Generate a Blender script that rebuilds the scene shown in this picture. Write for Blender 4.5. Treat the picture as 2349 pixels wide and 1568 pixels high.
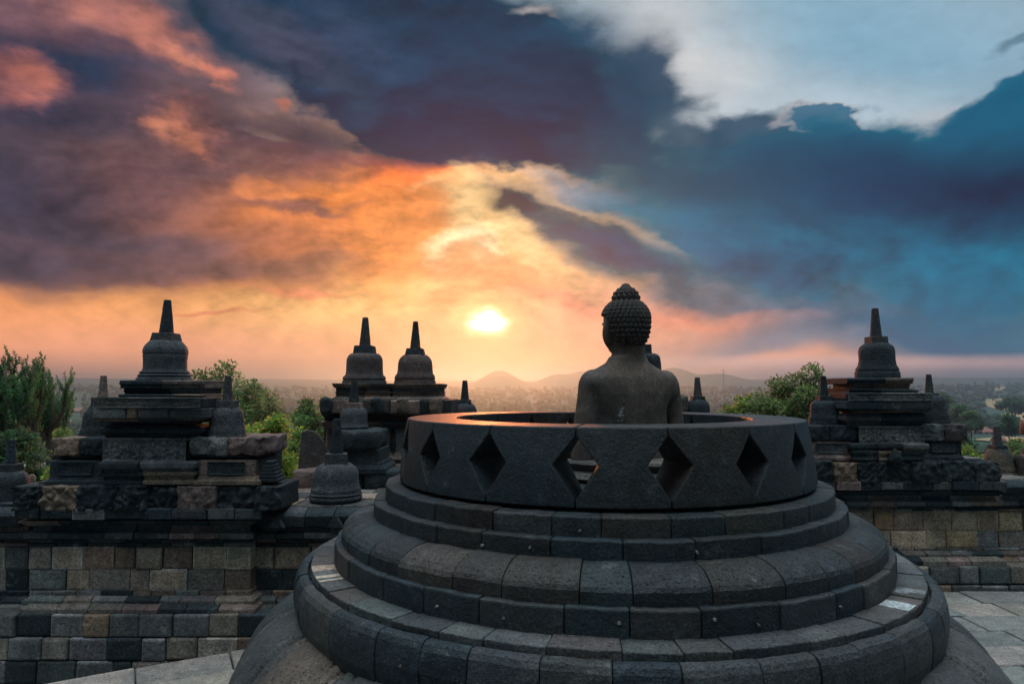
import bpy, bmesh, math, random
from mathutils import Vector, Matrix, noise as mnoise
for o in list(bpy.data.objects):
    bpy.data.objects.remove(o, do_unlink=True)
SC = bpy.context.scene
COL = SC.collection
R = math.radians

# ------------------------------------------------------------------ camera
EZ = 2.3                       # eye height above the paved terrace
FPX, CXP, CYP, HORIZ = 1566.0, 1174.5, 784.0, 893.0   # focal length and principal point for a 2349 px wide frame
PITCH = math.atan((HORIZ - CYP) / FPX)
cam = bpy.data.cameras.new('camera')
cam.sensor_width = 36.0
cam.lens = 36.0 * FPX / 2349.0
cam.clip_start = 0.05
cam.clip_end = 60000
CAM = bpy.data.objects.new('camera', cam)
COL.objects.link(CAM)
CAM.location = (0, 0, EZ)
CAM.rotation_euler = (math.pi / 2 + PITCH, 0, 0)
SC.camera = CAM
SC.view_settings.view_transform = 'Standard'
SC.view_settings.look = 'None'
SC.view_settings.exposure = 0.0
SC.view_settings.gamma = 1.0
SC.cycles.use_denoising = True
SC.cycles.max_bounces = 4
SC.cycles.diffuse_bounces = 2
SC.cycles.glossy_bounces = 2
SC.cycles.transmission_bounces = 2
SC.cycles.transparent_max_bounces = 8
SC.cycles.volume_bounces = 1
SC.cycles.sample_clamp_indirect = 4.0


def ray(X, Y):
    a, u = (X - CXP) / FPX, (CYP - Y) / FPX
    return Vector((a, math.cos(PITCH) - u * math.sin(PITCH), math.sin(PITCH) + u * math.cos(PITCH)))


def at(X, Y, d):
    """world point seen at photo position X,Y that lies at distance d ahead of the eye"""
    v = ray(X, Y)
    k = d / v.y
    return Vector((v.x * k, d, EZ + v.z * k))


def azel(X, Y):
    v = ray(X, Y).normalized()
    return math.degrees(math.atan2(v.x, v.y)), math.degrees(math.asin(v.z))


# ------------------------------------------------------------------ sky
SUN_AZ, SUN_EL = azel(1118, 738)
W = bpy.data.worlds.new('World')
SC.world = W
W.use_nodes = True
W.cycles.sampling_method = 'MANUAL'
W.cycles.sample_map_resolution = 512
NT = W.node_tree
NT.nodes.clear()


class G:
    """small node-graph writer"""
    def __init__(s, nt):
        s.nt = nt

    def n(s, t, **kw):
        nd = s.nt.nodes.new(t)
        for k, v in kw.items():
            setattr(nd, k, v)
        return nd

    def put(s, sock, v):
        if isinstance(v, bpy.types.NodeSocket):
            s.nt.links.new(v, sock)
        else:
            if sock.type == 'RGBA' and len(v) == 3:
                v = (*v, 1.0)
            sock.default_value = v

    def math(s, op, a, b=0.0, c=None, clamp=False):
        nd = s.n('ShaderNodeMath', operation=op, use_clamp=clamp)
        s.put(nd.inputs[0], a)
        s.put(nd.inputs[1], b)
        if c is not None:
            s.put(nd.inputs[2], c)
        return nd.outputs[0]

    def vec(s, op, a, b=None, scale=None):
        nd = s.n('ShaderNodeVectorMath', operation=op)
        s.put(nd.inputs[0], a)
        if b is not None:
            s.put(nd.inputs[1], b)
        if scale is not None:
            s.put(nd.inputs['Scale'], scale)
        return nd.outputs['Value'] if op in ('LENGTH', 'DOT_PRODUCT', 'DISTANCE') else nd.outputs[0]

    def xyz(s, x, y, z):
        nd = s.n('ShaderNodeCombineXYZ')
        for i, v in enumerate((x, y, z)):
            s.put(nd.inputs[i], v)
        return nd.outputs[0]

    def noise(s, v, scale, detail=5.0, rough=0.5, dist=0.0, col=False):
        nd = s.n('ShaderNodeTexNoise')
        s.put(nd.inputs['Vector'], v)
        nd.inputs['Scale'].default_value = scale
        nd.inputs['Detail'].default_value = detail
        nd.inputs['Roughness'].default_value = rough
        nd.inputs['Distortion'].default_value = dist
        return nd.outputs['Color' if col else 'Fac']

    def mix(s, f, a, b, blend='MIX'):
        nd = s.n('ShaderNodeMix', data_type='RGBA', blend_type=blend)
        s.put(nd.inputs[0], f)
        for i, v in ((6, a), (7, b)):
            if isinstance(v, tuple) and len(v) == 3:
                v = (*v, 1.0)
            s.put(nd.inputs[i], v)
        return nd.outputs[2]

    def rng(s, v, a, b, c=0.0, d=1.0, smooth=True):
        nd = s.n('ShaderNodeMapRange', interpolation_type='SMOOTHSTEP' if smooth else 'LINEAR')
        nd.clamp = not smooth          # smoothstep stays within its ends by itself
        s.put(nd.inputs[0], v)
        for i, q in enumerate((a, b, c, d)):
            nd.inputs[i + 1].default_value = q
        return nd.outputs[0]

    def map(s, v, loc, rotz, sc, typ='TEXTURE'):
        nd = s.n('ShaderNodeMapping', vector_type=typ)
        s.put(nd.inputs[0], v)
        nd.inputs['Location'].default_value = loc
        nd.inputs['Rotation'].default_value = (0, 0, rotz)
        nd.inputs['Scale'].default_value = sc
        return nd.outputs[0]


def lin(r, g, b):
    f = lambda c: (c / 255 / 12.92) if c / 255 <= 0.04045 else ((c / 255 + 0.055) / 1.055) ** 2.4
    return (f(r), f(g), f(b))


g = G(NT)
tc = g.n('ShaderNodeTexCoord')
DIR = g.vec('NORMALIZE', tc.outputs['Generated'])
sep = g.n('ShaderNodeSeparateXYZ')
NT.links.new(DIR, sep.inputs[0])
AZ = g.math('MULTIPLY', g.math('ARCTAN2', sep.outputs[0], sep.outputs[1]), 180 / math.pi)
EL = g.math('MULTIPLY', g.math('ARCSINE', sep.outputs[2]), 180 / math.pi)
P0 = g.xyz(AZ, EL, 0.0)
STR = g.vec('MULTIPLY', DIR, (1.0, 1.0, 1.9))           # clouds lie flat: stretch sideways
NB = g.noise(STR, 5.0, 5.0, 0.48)                         # billows
NF = g.noise(STR, 17.0, 6.0, 0.6)                         # ragged edges
def puffs(v, scale):
    nd = g.n('ShaderNodeTexVoronoi', feature='F1', normalize=True)
    g.put(nd.inputs['Vector'], v)
    for k_, x_ in (('Scale', scale), ('Detail', 2.0), ('Roughness', 0.55), ('Lacunarity', 2.1), ('Randomness', 1.0)):
        nd.inputs[k_].default_value = x_
    return g.math('SUBTRACT', 1.0, nd.outputs['Distance'])
wc = g.vec('SUBTRACT', g.noise(STR, 4.5, 3.0, 0.5, col=True), (0.5, 0.5, 0.5))
wf = g.vec('SUBTRACT', g.noise(STR, 15.0, 4.0, 0.55, col=True), (0.5, 0.5, 0.5))
P1 = g.vec('ADD', P0, g.vec('MULTIPLY', wc, (8.0, 8.0, 0.0)))
P2 = g.vec('ADD', P1, g.vec('MULTIPLY', wf, (3.6, 3.6, 0.0)))
PP = (P0, P1, P2)
STW = g.vec('ADD', STR, g.vec('SCALE', wf, scale=0.10))
NV = puffs(STW, 7.0)                                      # heaped, cauliflower-like tops
NVc = g.math('SUBTRACT', NV, 0.68)
NBc = g.math('SUBTRACT', NB, 0.5)
NFc = g.math('SUBTRACT', NF, 0.5)

sky = g.n('ShaderNodeTexSky', sky_type='NISHITA')
sky.sun_disc = False
sky.sun_elevation = R(SUN_EL)
sky.sun_rotation = R(SUN_AZ)
sky.air_density = 1.0
sky.dust_density = 2.0
nish = g.mix(1.0, sky.outputs[0], (0.06, 0.06, 0.06), 'MULTIPLY')

# dome: horizon -> zenith, and the dimmer side away from the sun
ramp = g.n('ShaderNodeValToRGB')
er = ramp.color_ramp
er.elements[0].position, er.elements[0].color = 0.0, (*lin(120, 125, 135), 1)
er.elements[1].position, er.elements[1].color = 1.0, (0.62, 0.74, 0.84, 1)
e = er.elements.new(0.25); e.color = (*lin(95, 110, 128), 1)
e = er.elements.new(0.5); e.color = (*lin(150, 172, 186), 1)
NT.links.new(g.math('DIVIDE', EL, 90.0, clamp=True), ramp.inputs[0])
C = g.mix(0.25, ramp.outputs[0], nish)
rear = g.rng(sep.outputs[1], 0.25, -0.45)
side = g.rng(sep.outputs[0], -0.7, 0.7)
C = g.mix(g.math('MULTIPLY', rear, 0.85), C, g.mix(side, (0.108, 0.112, 0.108), (0.014, 0.128, 0.185)))  # unseen sky behind the eye, tinted to set the light on front faces
C = g.mix(g.math('MULTIPLY', g.rng(EL, 42.0, 76.0), 0.97), C, (3.4, 3.8, 4.0))  # unseen overhead brightness, added to light the tops of the stones


def ell(v, a, el, t, sx, sy):
    """distance from a,el measured in the half axes of an ellipse turned by t"""
    q = g.vec('SUBTRACT', v, (a, el, 0))
    x = g.vec('DOT_PRODUCT', q, (math.cos(t) / sx, math.sin(t) / sx, 0))
    y = g.vec('DOT_PRODUCT', q, (-math.sin(t) / sy, math.cos(t) / sy, 0))
    return g.math('SQRT', g.math('MULTIPLY_ADD', y, y, g.math('MULTIPLY', x, x)))


def stroke(c, rgb, X, Y, sx, sy, ang=0.0, k=1.0, warp=1, e=0.5, nb=0.0, nf=0.0, gain=1.0, nv=0.0, rim=0.0, rimc=(1.0, 0.55, 0.25)):
    """one patch of cloud or clear sky: centre and half sizes (given in frame pixels), turned by ang degrees,
    e = softness of the border, nb / nf = how much the billow and fine noise eat into it"""
    global C
    a, el = azel(X, Y)
    a1, e1 = azel(X + 10, Y)
    a2, e2 = azel(X, Y - 10)
    kx = math.hypot(a1 - a, e1 - el) / 10
    ky = math.hypot(a2 - a, e2 - el) / 10
    # frame axes are a little turned against azimuth / elevation away from the middle
    tilt = math.atan2(e1 - el, a1 - a)
    r = g.math('SUBTRACT', 1.0, ell(PP[warp], a, el, R(ang) + tilt, sx * kx * 2, sy * ky * 2))
    if nb:
        r = g.math('MULTIPLY_ADD', NBc, nb, r)
    if nf:
        r = g.math('MULTIPLY_ADD', NFc, nf, r)
    if nv:
        r = g.math('MULTIPLY_ADD', NVc, nv, r)
    m = g.rng(r, 0.5 - e, 0.5 + e)
    if k != 1.0:
        m = g.math('MULTIPLY', m, k)
    col = tuple(x * gain for x in lin(*rgb))
    C = g.mix(m, c if c is not None else C, col)
    if rim:      # thin edges let the light through
        t = g.math('MULTIPLY', m, g.math('SUBTRACT', 1.0, m))
        C = g.mix(g.math('MULTIPLY', t, rim * 4.0), C, rimc)
    return m

S = lambda *a, **k: stroke(None, *a, **k)
# --- clear sky, upper right
S((166, 188, 202), 1850, 130, 620, 300, 0, warp=0, e=.4)
S((206, 205, 205), 1580, 130, 170, 330, 20, warp=1, e=.45)
S((124, 164, 186), 1980, 60, 350, 130, -12, .85, warp=1, e=.5)
S((184, 198, 208), 1900, 290, 300, 80, -6, .9, warp=0, e=.5)
S((206, 200, 200), 2150, 300, 120, 50, 10, .8, warp=1, e=.5)
# --- warm sky round and left of the sun
S((238, 150, 104), 500, 640, 1000, 330, 0, warp=0, e=.3)
S((255, 164, 100), 420, 690, 620, 110, 0, .95, warp=0, e=.45)
S((248, 190, 124), 1080, 560, 330, 240, 0, warp=0, e=.4)
S((255, 194, 122), 900, 720, 420, 120, 0, .9, warp=0, e=.5)
S((230, 160, 132), 1560, 770, 480, 130, 0, .95, warp=0, e=.45)
S((232, 158, 126), 400, 810, 560, 70, 0, .9, warp=0, e=.5)
S((244, 156, 118), 1250, 830, 380, 70, 0, .9, warp=0, e=.5)
# --- left bank: brown-mauve mass, orange towards the sun
S((100, 76, 82), 200, 400, 620, 280, 0, warp=1, e=.12, nb=.25, nf=.2, nv=.35)
S((104, 76, 80), 330, 520, 560, 110, 3, warp=1, e=.10, nb=.2, nf=.25, nv=.4)
S((168, 104, 80), 560, 500, 330, 140, 8, .9, warp=1, e=.4, nb=.4, nv=.4)
S((214, 126, 80), 720, 540, 310, 95, 4, .9, warp=1, e=.3, nb=.4, nv=.4)
S((248, 142, 70), 850, 440, 210, 85, 10, .95, warp=1, e=.35, nb=.3, nv=.4)
S((255, 124, 60), 960, 385, 130, 38, 4, .9, warp=2, e=.4, nb=.3, nv=.3)
S((255, 150, 76), 900, 560, 120, 80, 20, .8, warp=2, e=.3, nb=.3, nv=.6)
S((255, 150, 80), 620, 430, 60, 22, -10, .8, warp=2, e=.3, nb=.3, nv=.6)
S((50, 51, 70), 10, 500, 230, 150, -10, .95, warp=1, e=.45, nb=.3, nv=.3)
S((84, 68, 80), 280, 560, 360, 50, 2, .85, warp=1, e=.35, nb=.3, nv=.4)
S((120, 84, 84), 480, 590, 300, 26, -3, .7, warp=1, e=.3, nb=.3, nv=.5)
S((92, 70, 82), 420, 420, 260, 60, 12, .7, warp=1, e=.5, nb=.5)
S((112, 78, 82), 700, 470, 110, 20, -4, .75, warp=2, e=.35, nb=.4, nv=.5)
# --- upper left: red lit puffs on slate
S((92, 66, 78), 120, 60, 420, 160, -10, .95, warp=1, e=.4)
S((40, 52, 76), 160, 160, 170, 40, -16, .95, warp=1, e=.35, nb=.5, nv=.3)
S((58, 52, 70), 80, 270, 280, 60, -4, .9, warp=1, e=.4, nb=.3)
S((138, 92, 90), 200, 60, 160, 50, -25, .75, warp=2, e=.5, nb=.5, nf=.8, nv=1.2)
S((184, 114, 96), 330, 110, 104, 48, -32, .8, warp=2, e=.45, nb=.4, nf=.8, nv=1.3)
S((206, 130, 104), 385, 135, 36, 20, -40, .7, warp=2, e=.45, nf=.8, nv=1.2)
S((108, 76, 84), 290, 150, 70, 16, -30, .7, warp=2, e=.5, nf=.6, nv=.9)
S((150, 92, 88), 50, 178, 90, 44, -8, .85, warp=2, e=.4, nb=.3, nf=.8, nv=1.1)
S((184, 108, 90), 80, 190, 40, 18, -8, .6, warp=2, e=.5, nf=.8, nv=1.2)
S((192, 118, 98), 430, 290, 82, 52, -28, .9, warp=2, e=.35, nb=.3, nf=.8, nv=1.2)
S((222, 140, 106), 400, 300, 44, 20, -20, .75, warp=2, e=.4, nf=.8, nv=1.3)
S((226, 140, 106), 462, 322, 34, 18, -40, .75, warp=2, e=.4, nf=.8, nv=1.3)
S((120, 80, 82), 452, 252, 70, 18, -20, .75, warp=2, e=.35, nb=.3, nv=.5)
S((204, 122, 100), 470, 190, 46, 16, -30, .85, warp=2, e=.4, nb=.3, nf=.8, nv=1.1)
S((200, 118, 96), 602, 238, 20, 15, 0, .8, warp=2, e=.35, nb=.3, nv=.6)
S((190, 150, 134), 610, 320, 40, 12, -30, .7, warp=2, e=.4, nb=.4, nv=.6)
# --- the great dark cloud across the top
S((28, 50, 72), 900, 90, 560, 190, -12, warp=2, e=.09, nb=.2, nf=.25, nv=.35)
S((26, 44, 68), 1050, 260, 470, 116, -10, warp=2, e=.07, nb=.2, nf=.25, nv=.4)
S((16, 52, 76), 1230, 170, 330, 150, -22, .9, warp=1, e=.3, nb=.3, nv=.2)
S((64, 84, 106), 1400, 60, 130, 60, 0, .5, warp=1, e=.5, nb=.5)
S((86, 82, 102), 640, 120, 180, 50, -32, .6, warp=1, e=.5, nb=.5, nv=.4)
S((66, 74, 102), 830, 110, 120, 60, -30, .65, warp=1, e=.5, nb=.5, nv=.4)
S((60, 52, 70), 860, 330, 300, 40, -4, .85, warp=1, e=.45, nb=.4, nv=.3)
S((108, 62, 74), 860, 368, 260, 16, -2, .6, warp=2, e=.5, nb=.4)
S((22, 42, 64), 1350, 340, 190, 42, -8, .95, warp=2, e=.12, nb=.2, nv=.4, nf=.3)
S((210, 196, 192), 1225, 8, 34, 14, 0, .6, warp=2, e=.5, nb=.4, nv=.5)
# --- ragged edge against the clear sky
S((44, 66, 90), 1470, 180, 95, 120, 30, .95, warp=2, e=.2, nb=.3, nf=.4, nv=.5)
S((58, 78, 98), 1590, 270, 90, 56, -24, .9, warp=2, e=.28, nb=.5, nf=.5, nv=.5)
S((50, 74, 96), 1740, 300, 130, 62, -20, .95, warp=2, e=.16, nb=.3, nf=.3, nv=.5)
S((14, 92, 124), 1890, 300, 120, 42, -22, .95, warp=2, e=.10, nb=.1, nf=.3, nv=.5, rim=.3, rimc=(.85, .72, .66))
# --- blue bank on the right
S((0, 94, 120), 2020, 500, 560, 185, -4, warp=2, e=.10, nb=.2, nf=.25, nv=.4)
S((0, 92, 120), 2300, 330, 190, 150, 30, warp=2, e=.12, nb=.25, nf=.3, nv=.4)
S((12, 90, 120), 2270, 215, 120, 42, 28, .9, warp=2, e=.16, nb=.3, nf=.4, nv=.5)
S((80, 110, 126), 2320, 88, 60, 18, 14, .7, warp=2, e=.35, nb=.3, nf=.4, nv=.4)
S((44, 80, 98), 1560, 400, 220, 76, -10, .9, warp=1, e=.35, nb=.35, nv=.4)
S((0, 58, 86), 2080, 440, 330, 85, -4, .95, warp=1, e=.5, nb=.4, nv=.2)
S((0, 38, 62), 2300, 420, 170, 90, 0, .85, warp=1, e=.5, nb=.4)
S((112, 122, 140), 1430, 468, 170, 26, -8, .75, warp=2, e=.35, nb=.4, nv=.7)
S((150, 140, 150), 1330, 430, 120, 18, -14, .6, warp=2, e=.45, nb=.4, nv=.6)
S((0, 104, 132), 1620, 530, 230, 56, -14, .92, warp=1, e=.4, nb=.3, nv=.3)
S((48, 64, 86), 1330, 525, 220, 54, -22, .92, warp=2, e=.22, nb=.35, nv=.4, rim=.3, rimc=(1.0, .62, .36))
S((46, 48, 64), 1200, 485, 90, 36, -10, .95, warp=2, e=.2, nb=.3, nf=.2, nv=.45)
S((56, 68, 92), 1450, 595, 210, 36, -18, .85, warp=1, e=.35, nb=.4, nv=.4)
S((0, 84, 110), 1800, 615, 330, 50, -3, .9, warp=1, e=.45, nb=.3)
S((0, 104, 130), 2200, 660, 400, 75, 0, .95, warp=1, e=.4, nb=.3)
S((64, 98, 124), 1800, 690, 240, 30, -4, .75, warp=1, e=.5, nb=.5, nv=.4)
S((40, 92, 122), 2080, 755, 420, 48, 0, .88, warp=1, e=.45, nb=.3)
S((112, 124, 142), 1720, 790, 220, 24, 0, .6, warp=1, e=.5, nb=.4)
S((216, 172, 164), 1980, 835, 480, 16, 0, .85, warp=0, e=.45, nb=.3)
# --- gap by the sun and the small clouds in it
S((250, 204, 142), 1090, 500, 60, 90, 20, .9, warp=2, e=.3, nb=.3, nv=.6)
S((250, 204, 144), 1220, 560, 56, 32, -40, .9, warp=2, e=.3, nb=.3, nv=.5)
S((255, 238, 190), 1060, 590, 90, 22, 4, .8, warp=2, e=.4, nb=.4, nf=.4, nv=.8)
S((250, 180, 120), 1000, 420, 70, 16, 6, .7, warp=2, e=.4, nb=.4, nv=.6)
S((244, 150, 100), 1130, 640, 130, 20, -4, .9, warp=2, e=.3, nb=.3, nv=.5)
S((250, 164, 106), 1000, 668, 110, 13, 6, .8, warp=2, e=.35, nb=.4, nv=.5)
S((236, 142, 110), 1300, 690, 120, 22, -8, .8, warp=2, e=.4, nb=.4, nv=.4)
S((232, 142, 114), 1500, 700, 210, 24, -6, .8, warp=2, e=.5, nb=.5, nv=.4)
S((230, 138, 98), 690, 655, 90, 11, -2, .75, warp=2, e=.35, nb=.4, nv=.6)
S((226, 134, 98), 500, 711, 105, 5, 1, .8, warp=1, e=.35, nb=.3)
# --- dim dusty layer along the skyline
S((204, 142, 122), 300, 862, 700, 48, 0, .85, warp=0, e=.5)
S((170, 146, 148), 1750, 868, 620, 22, 0, .8, warp=0, e=.5)
S((236, 140, 84), 1010, 610, 130, 14, 4, .7, warp=2, e=.35, nb=.3, nf=.4, nv=.8)
S((226, 140, 96), 1180, 610, 70, 12, -14, .6, warp=2, e=.4, nb=.3, nf=.4, nv=.8)


# structure inside the cloud: billows catch the light on the side towards the sun
front = g.rng(sep.outputs[1], -0.2, 0.5)
sdir = (math.sin(R(SUN_AZ)) * math.cos(R(SUN_EL)), math.cos(R(SUN_AZ)) * math.cos(R(SUN_EL)), math.sin(R(SUN_EL)) * 1.9)
tow = g.vec('NORMALIZE', g.vec('SUBTRACT', sdir, STR))
NB2 = g.noise(g.vec('ADD', STR, g.vec('SCALE', tow, scale=0.028)), 5.0, 5.0, 0.48)
NF2 = g.noise(g.vec('ADD', STR, g.vec('SCALE', tow, scale=0.012)), 17.0, 6.0, 0.6)
NV2 = puffs(g.vec('ADD', STW, g.vec('SCALE', tow, scale=0.022)), 7.0)
EMB = g.math('MULTIPLY_ADD', g.math('SUBTRACT', NB, NB2), 1.5, g.math('MULTIPLY', g.math('SUBTRACT', NF, NF2), 0.95))
EMB = g.math('MULTIPLY_ADD', g.math('SUBTRACT', NV, NV2), 1.8, EMB)
calm = g.rng(EL, 2.0, 9.0)
tex = g.math('MULTIPLY', g.math('ADD', EMB, g.math('MULTIPLY_ADD', NBc, 0.55, g.math('MULTIPLY', NFc, 0.22))), g.math('MULTIPLY', front, g.math('MULTIPLY_ADD', calm, 0.8, 0.2)))
clear = g.rng(ell(P1, *azel(1880, 130), 0.0, 26.0, 15.0), 1.0, 0.55)
tex = g.math('MULTIPLY', tex, g.math('MULTIPLY_ADD', clear, -0.75, 1.0))
tex = g.math('MAXIMUM', g.math('ADD', 1.0, tex), 0.35)
C = g.vec('MULTIPLY', C, g.xyz(tex, tex, tex))
DENS, HTOP = 0.00029, 142.0
# the sky is seen through the haze below: allow for what that air takes away and adds
TAU = g.math('MULTIPLY', g.math('DIVIDE', 1.0, g.math('MAXIMUM', sep.outputs[2], 0.05)), -DENS * HTOP)
TR_ = g.math('EXPONENT', TAU)
sd = (math.sin(R(SUN_AZ)) * math.cos(R(SUN_EL)), math.cos(R(SUN_AZ)) * math.cos(R(SUN_EL)), math.sin(R(SUN_EL)))
mu = g.vec('DOT_PRODUCT', DIR, sd)
HGG = 0.78
ph = g.math('DIVIDE', (1 - HGG ** 2) / (4 * math.pi), g.math('POWER', g.math('SUBTRACT', 1 + HGG ** 2, g.math('MULTIPLY', mu, 2 * HGG)), 1.5))
ph = g.math('MINIMUM', ph, 1.2)
AIR = g.vec('ADD', g.vec('SCALE', g.xyz(0.46, 0.15, 0.05), scale=ph), (0.085, 0.105, 0.14))
LOSS = g.vec('SCALE', AIR, scale=g.math('SUBTRACT', 1.0, TR_))
CF = g.vec('SCALE', g.vec('SUBTRACT', C, LOSS), scale=g.math('DIVIDE', 1.0, TR_))
CF = g.vec('MAXIMUM', CF, g.vec('SCALE', C, scale=0.06))
C = g.mix(front, C, CF)
# the sun itself, seen through thin cloud, with the air alight around it
def glow(rgb, rad, sy, k, p):
    global C
    d = ell(PP[0], SUN_AZ, SUN_EL, 0, rad, rad * sy)
    m = g.math('POWER', g.math('SUBTRACT', 1.0, d, clamp=True), p)
    C = g.vec('ADD', C, g.vec('SCALE', g.xyz(*rgb), scale=g.math('MULTIPLY', m, k)))
glow((1.0, 0.36, 0.09), 13.0, .8, .14, 2.0)
glow((1.0, 0.50, 0.12), 4.5, .75, .22, 2.0)
PS = g.vec('ADD', P0, g.vec('MULTIPLY', wf, (3.4, 1.8, 0.0)))
d = ell(PS, SUN_AZ, SUN_EL, 0, 1.75, 1.15)
d2 = g.math('MULTIPLY', d, d)
C = g.vec('ADD', C, g.vec('SCALE', g.xyz(0.5, 0.22, 0.03), scale=g.math('EXPONENT', g.math('MULTIPLY', d2, -0.55))))
C = g.vec('ADD', C, g.vec('SCALE', g.xyz(6.0, 5.2, 3.6), scale=g.math('EXPONENT', g.math('MULTIPLY', d2, -2.9))))

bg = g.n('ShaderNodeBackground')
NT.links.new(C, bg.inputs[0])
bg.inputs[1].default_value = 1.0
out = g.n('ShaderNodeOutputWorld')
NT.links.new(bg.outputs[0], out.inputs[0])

sun = bpy.data.lights.new('sun', 'SUN')
sun.energy = 2.5
sun.angle = R(3.0)
sun.color = (1.0, 0.27, 0.08)
SUN = bpy.data.objects.new('sun', sun)
COL.objects.link(SUN)
SUN.rotation_euler = (R(90 - SUN_EL), 0, R(180 - SUN_AZ))


# ------------------------------------------------------------------ stone and leaf materials
def new_mat(name):
    m = bpy.data.materials.new(name)
    m.use_nodes = True
    m.node_tree.nodes.clear()
    return m, G(m.node_tree)


def finish(m, q, col, rough, bump=None, bstr=0.4, bdist=0.01, spec=0.3):
    b = q.n('ShaderNodeBsdfPrincipled')
    q.put(b.inputs['Base Color'], col)
    q.put(b.inputs['Roughness'], rough)
    b.inputs['Specular IOR Level'].default_value = spec
    if bump is not None:
        bn = q.n('ShaderNodeBump')
        bn.inputs['Strength'].default_value = bstr
        bn.inputs['Distance'].default_value = bdist
        q.put(bn.inputs['Height'], bump)
        q.nt.links.new(bn.outputs[0], b.inputs['Normal'])
    o = q.n('ShaderNodeOutputMaterial')
    q.nt.links.new(b.outputs[0], o.inputs[0])
    return b


def stone_mat(name, stain=(0.018, 0.026, 0.032), stain_amt=0.8, fine=70.0, pit=0.5, lichen=0.25, bstr=0.6, rough=0.82, big=2.2,
              lich_col=(0.30, 0.29, 0.26), extra=None, bdist=0.012, spec=0.3, run=0.6, speck=0.30):
    """weathered volcanic stone: every block's own tone (attribute Col), damp dark stains, pale lichen, pitted grain"""
    m, q = new_mat(name)
    pos = q.n('ShaderNodeNewGeometry').outputs['Position']
    a = q.n('ShaderNodeAttribute', attribute_name='Col').outputs['Color']
    n1 = q.noise(pos, big, 6.0, 0.62)
    n2 = q.noise(pos, 9.0, 6.0, 0.65)
    n3 = q.noise(pos, fine, 4.0, 0.7)
    n4 = q.noise(pos, fine * 2.2, 2.0, 0.5)
    n5 = q.noise(q.map(pos, (0, 0, 0), 0, (1.0, 1.0, 0.35), 'POINT'), 0.9, 5.0, 0.6)
    c = q.mix(q.math('MULTIPLY', q.rng(q.math('MULTIPLY_ADD', n2, 0.5, n1), 0.70, 0.98), stain_amt), a, stain)
    c = q.mix(q.math('MULTIPLY', q.rng(n5, 0.47, 0.66), stain_amt * run), c, stain)
    c = q.mix(q.math('MULTIPLY', q.rng(q.math('MULTIPLY_ADD', n1, -0.35, n2), 0.42, 0.56), lichen), c, lich_col)
    k = q.rng(n3, 0.28, 0.72, 0.35, 1.75, False)
    k = q.math('MULTIPLY', k, q.rng(n2, 0.3, 0.7, 0.62, 1.42, False))
    c = q.vec('MULTIPLY', c, q.xyz(k, k, k))
    sp = q.rng(n4, 0.62, 0.72)
    c = q.mix(q.math('MULTIPLY', sp, speck), c, (0.34, 0.34, 0.33))
    if extra:
        c = extra(q, c, pos)
    h = q.math('MULTIPLY_ADD', n2, 1.6, q.math('MULTIPLY', n3, 0.9))
    h = q.math('MULTIPLY_ADD', q.rng(n3, 0.25, 0.42), pit, h)
    finish(m, q, c, q.math('MULTIPLY_ADD', n2, 0.2, rough - 0.1), h, bstr, bdist, spec)
    return m


M_STUPA = stone_mat('andesite', lichen=0.10, stain_amt=0.70, rough=0.55, spec=0.3, run=0.45, fine=60.0, bstr=0.8, speck=0.22)
M_WALL = stone_mat('wall_stone', lichen=0.22, stain_amt=0.62, fine=45.0, bstr=0.8, run=0.75)
M_TOWER = stone_mat('tower_stone', lichen=0.14, stain_amt=0.85, fine=45.0, bstr=0.8, bdist=0.02)
M_FLOOR = stone_mat('paving_stone', stain=(0.075, 0.08, 0.078), lichen=0.15, stain_amt=0.75, fine=55.0, bstr=0.6, rough=0.6, spec=0.5)

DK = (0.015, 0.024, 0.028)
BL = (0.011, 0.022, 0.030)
GR = (0.135, 0.138, 0.135)
BR = (0.190, 0.130, 0.092)
TAN = (0.430, 0.330, 0.225)
OCH = (0.400, 0.245, 0.120)
PNK = (0.170, 0.115, 0.102)
PAL = (0.290, 0.250, 0.200)


def pick(pal, rnd):
    c = rnd.choice(pal)
    k = rnd.uniform(0.78, 1.25)
    return tuple(x * k * rnd.uniform(0.95, 1.05) for x in c)


# ------------------------------------------------------------------ mesh writer
ORG = {}


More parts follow.
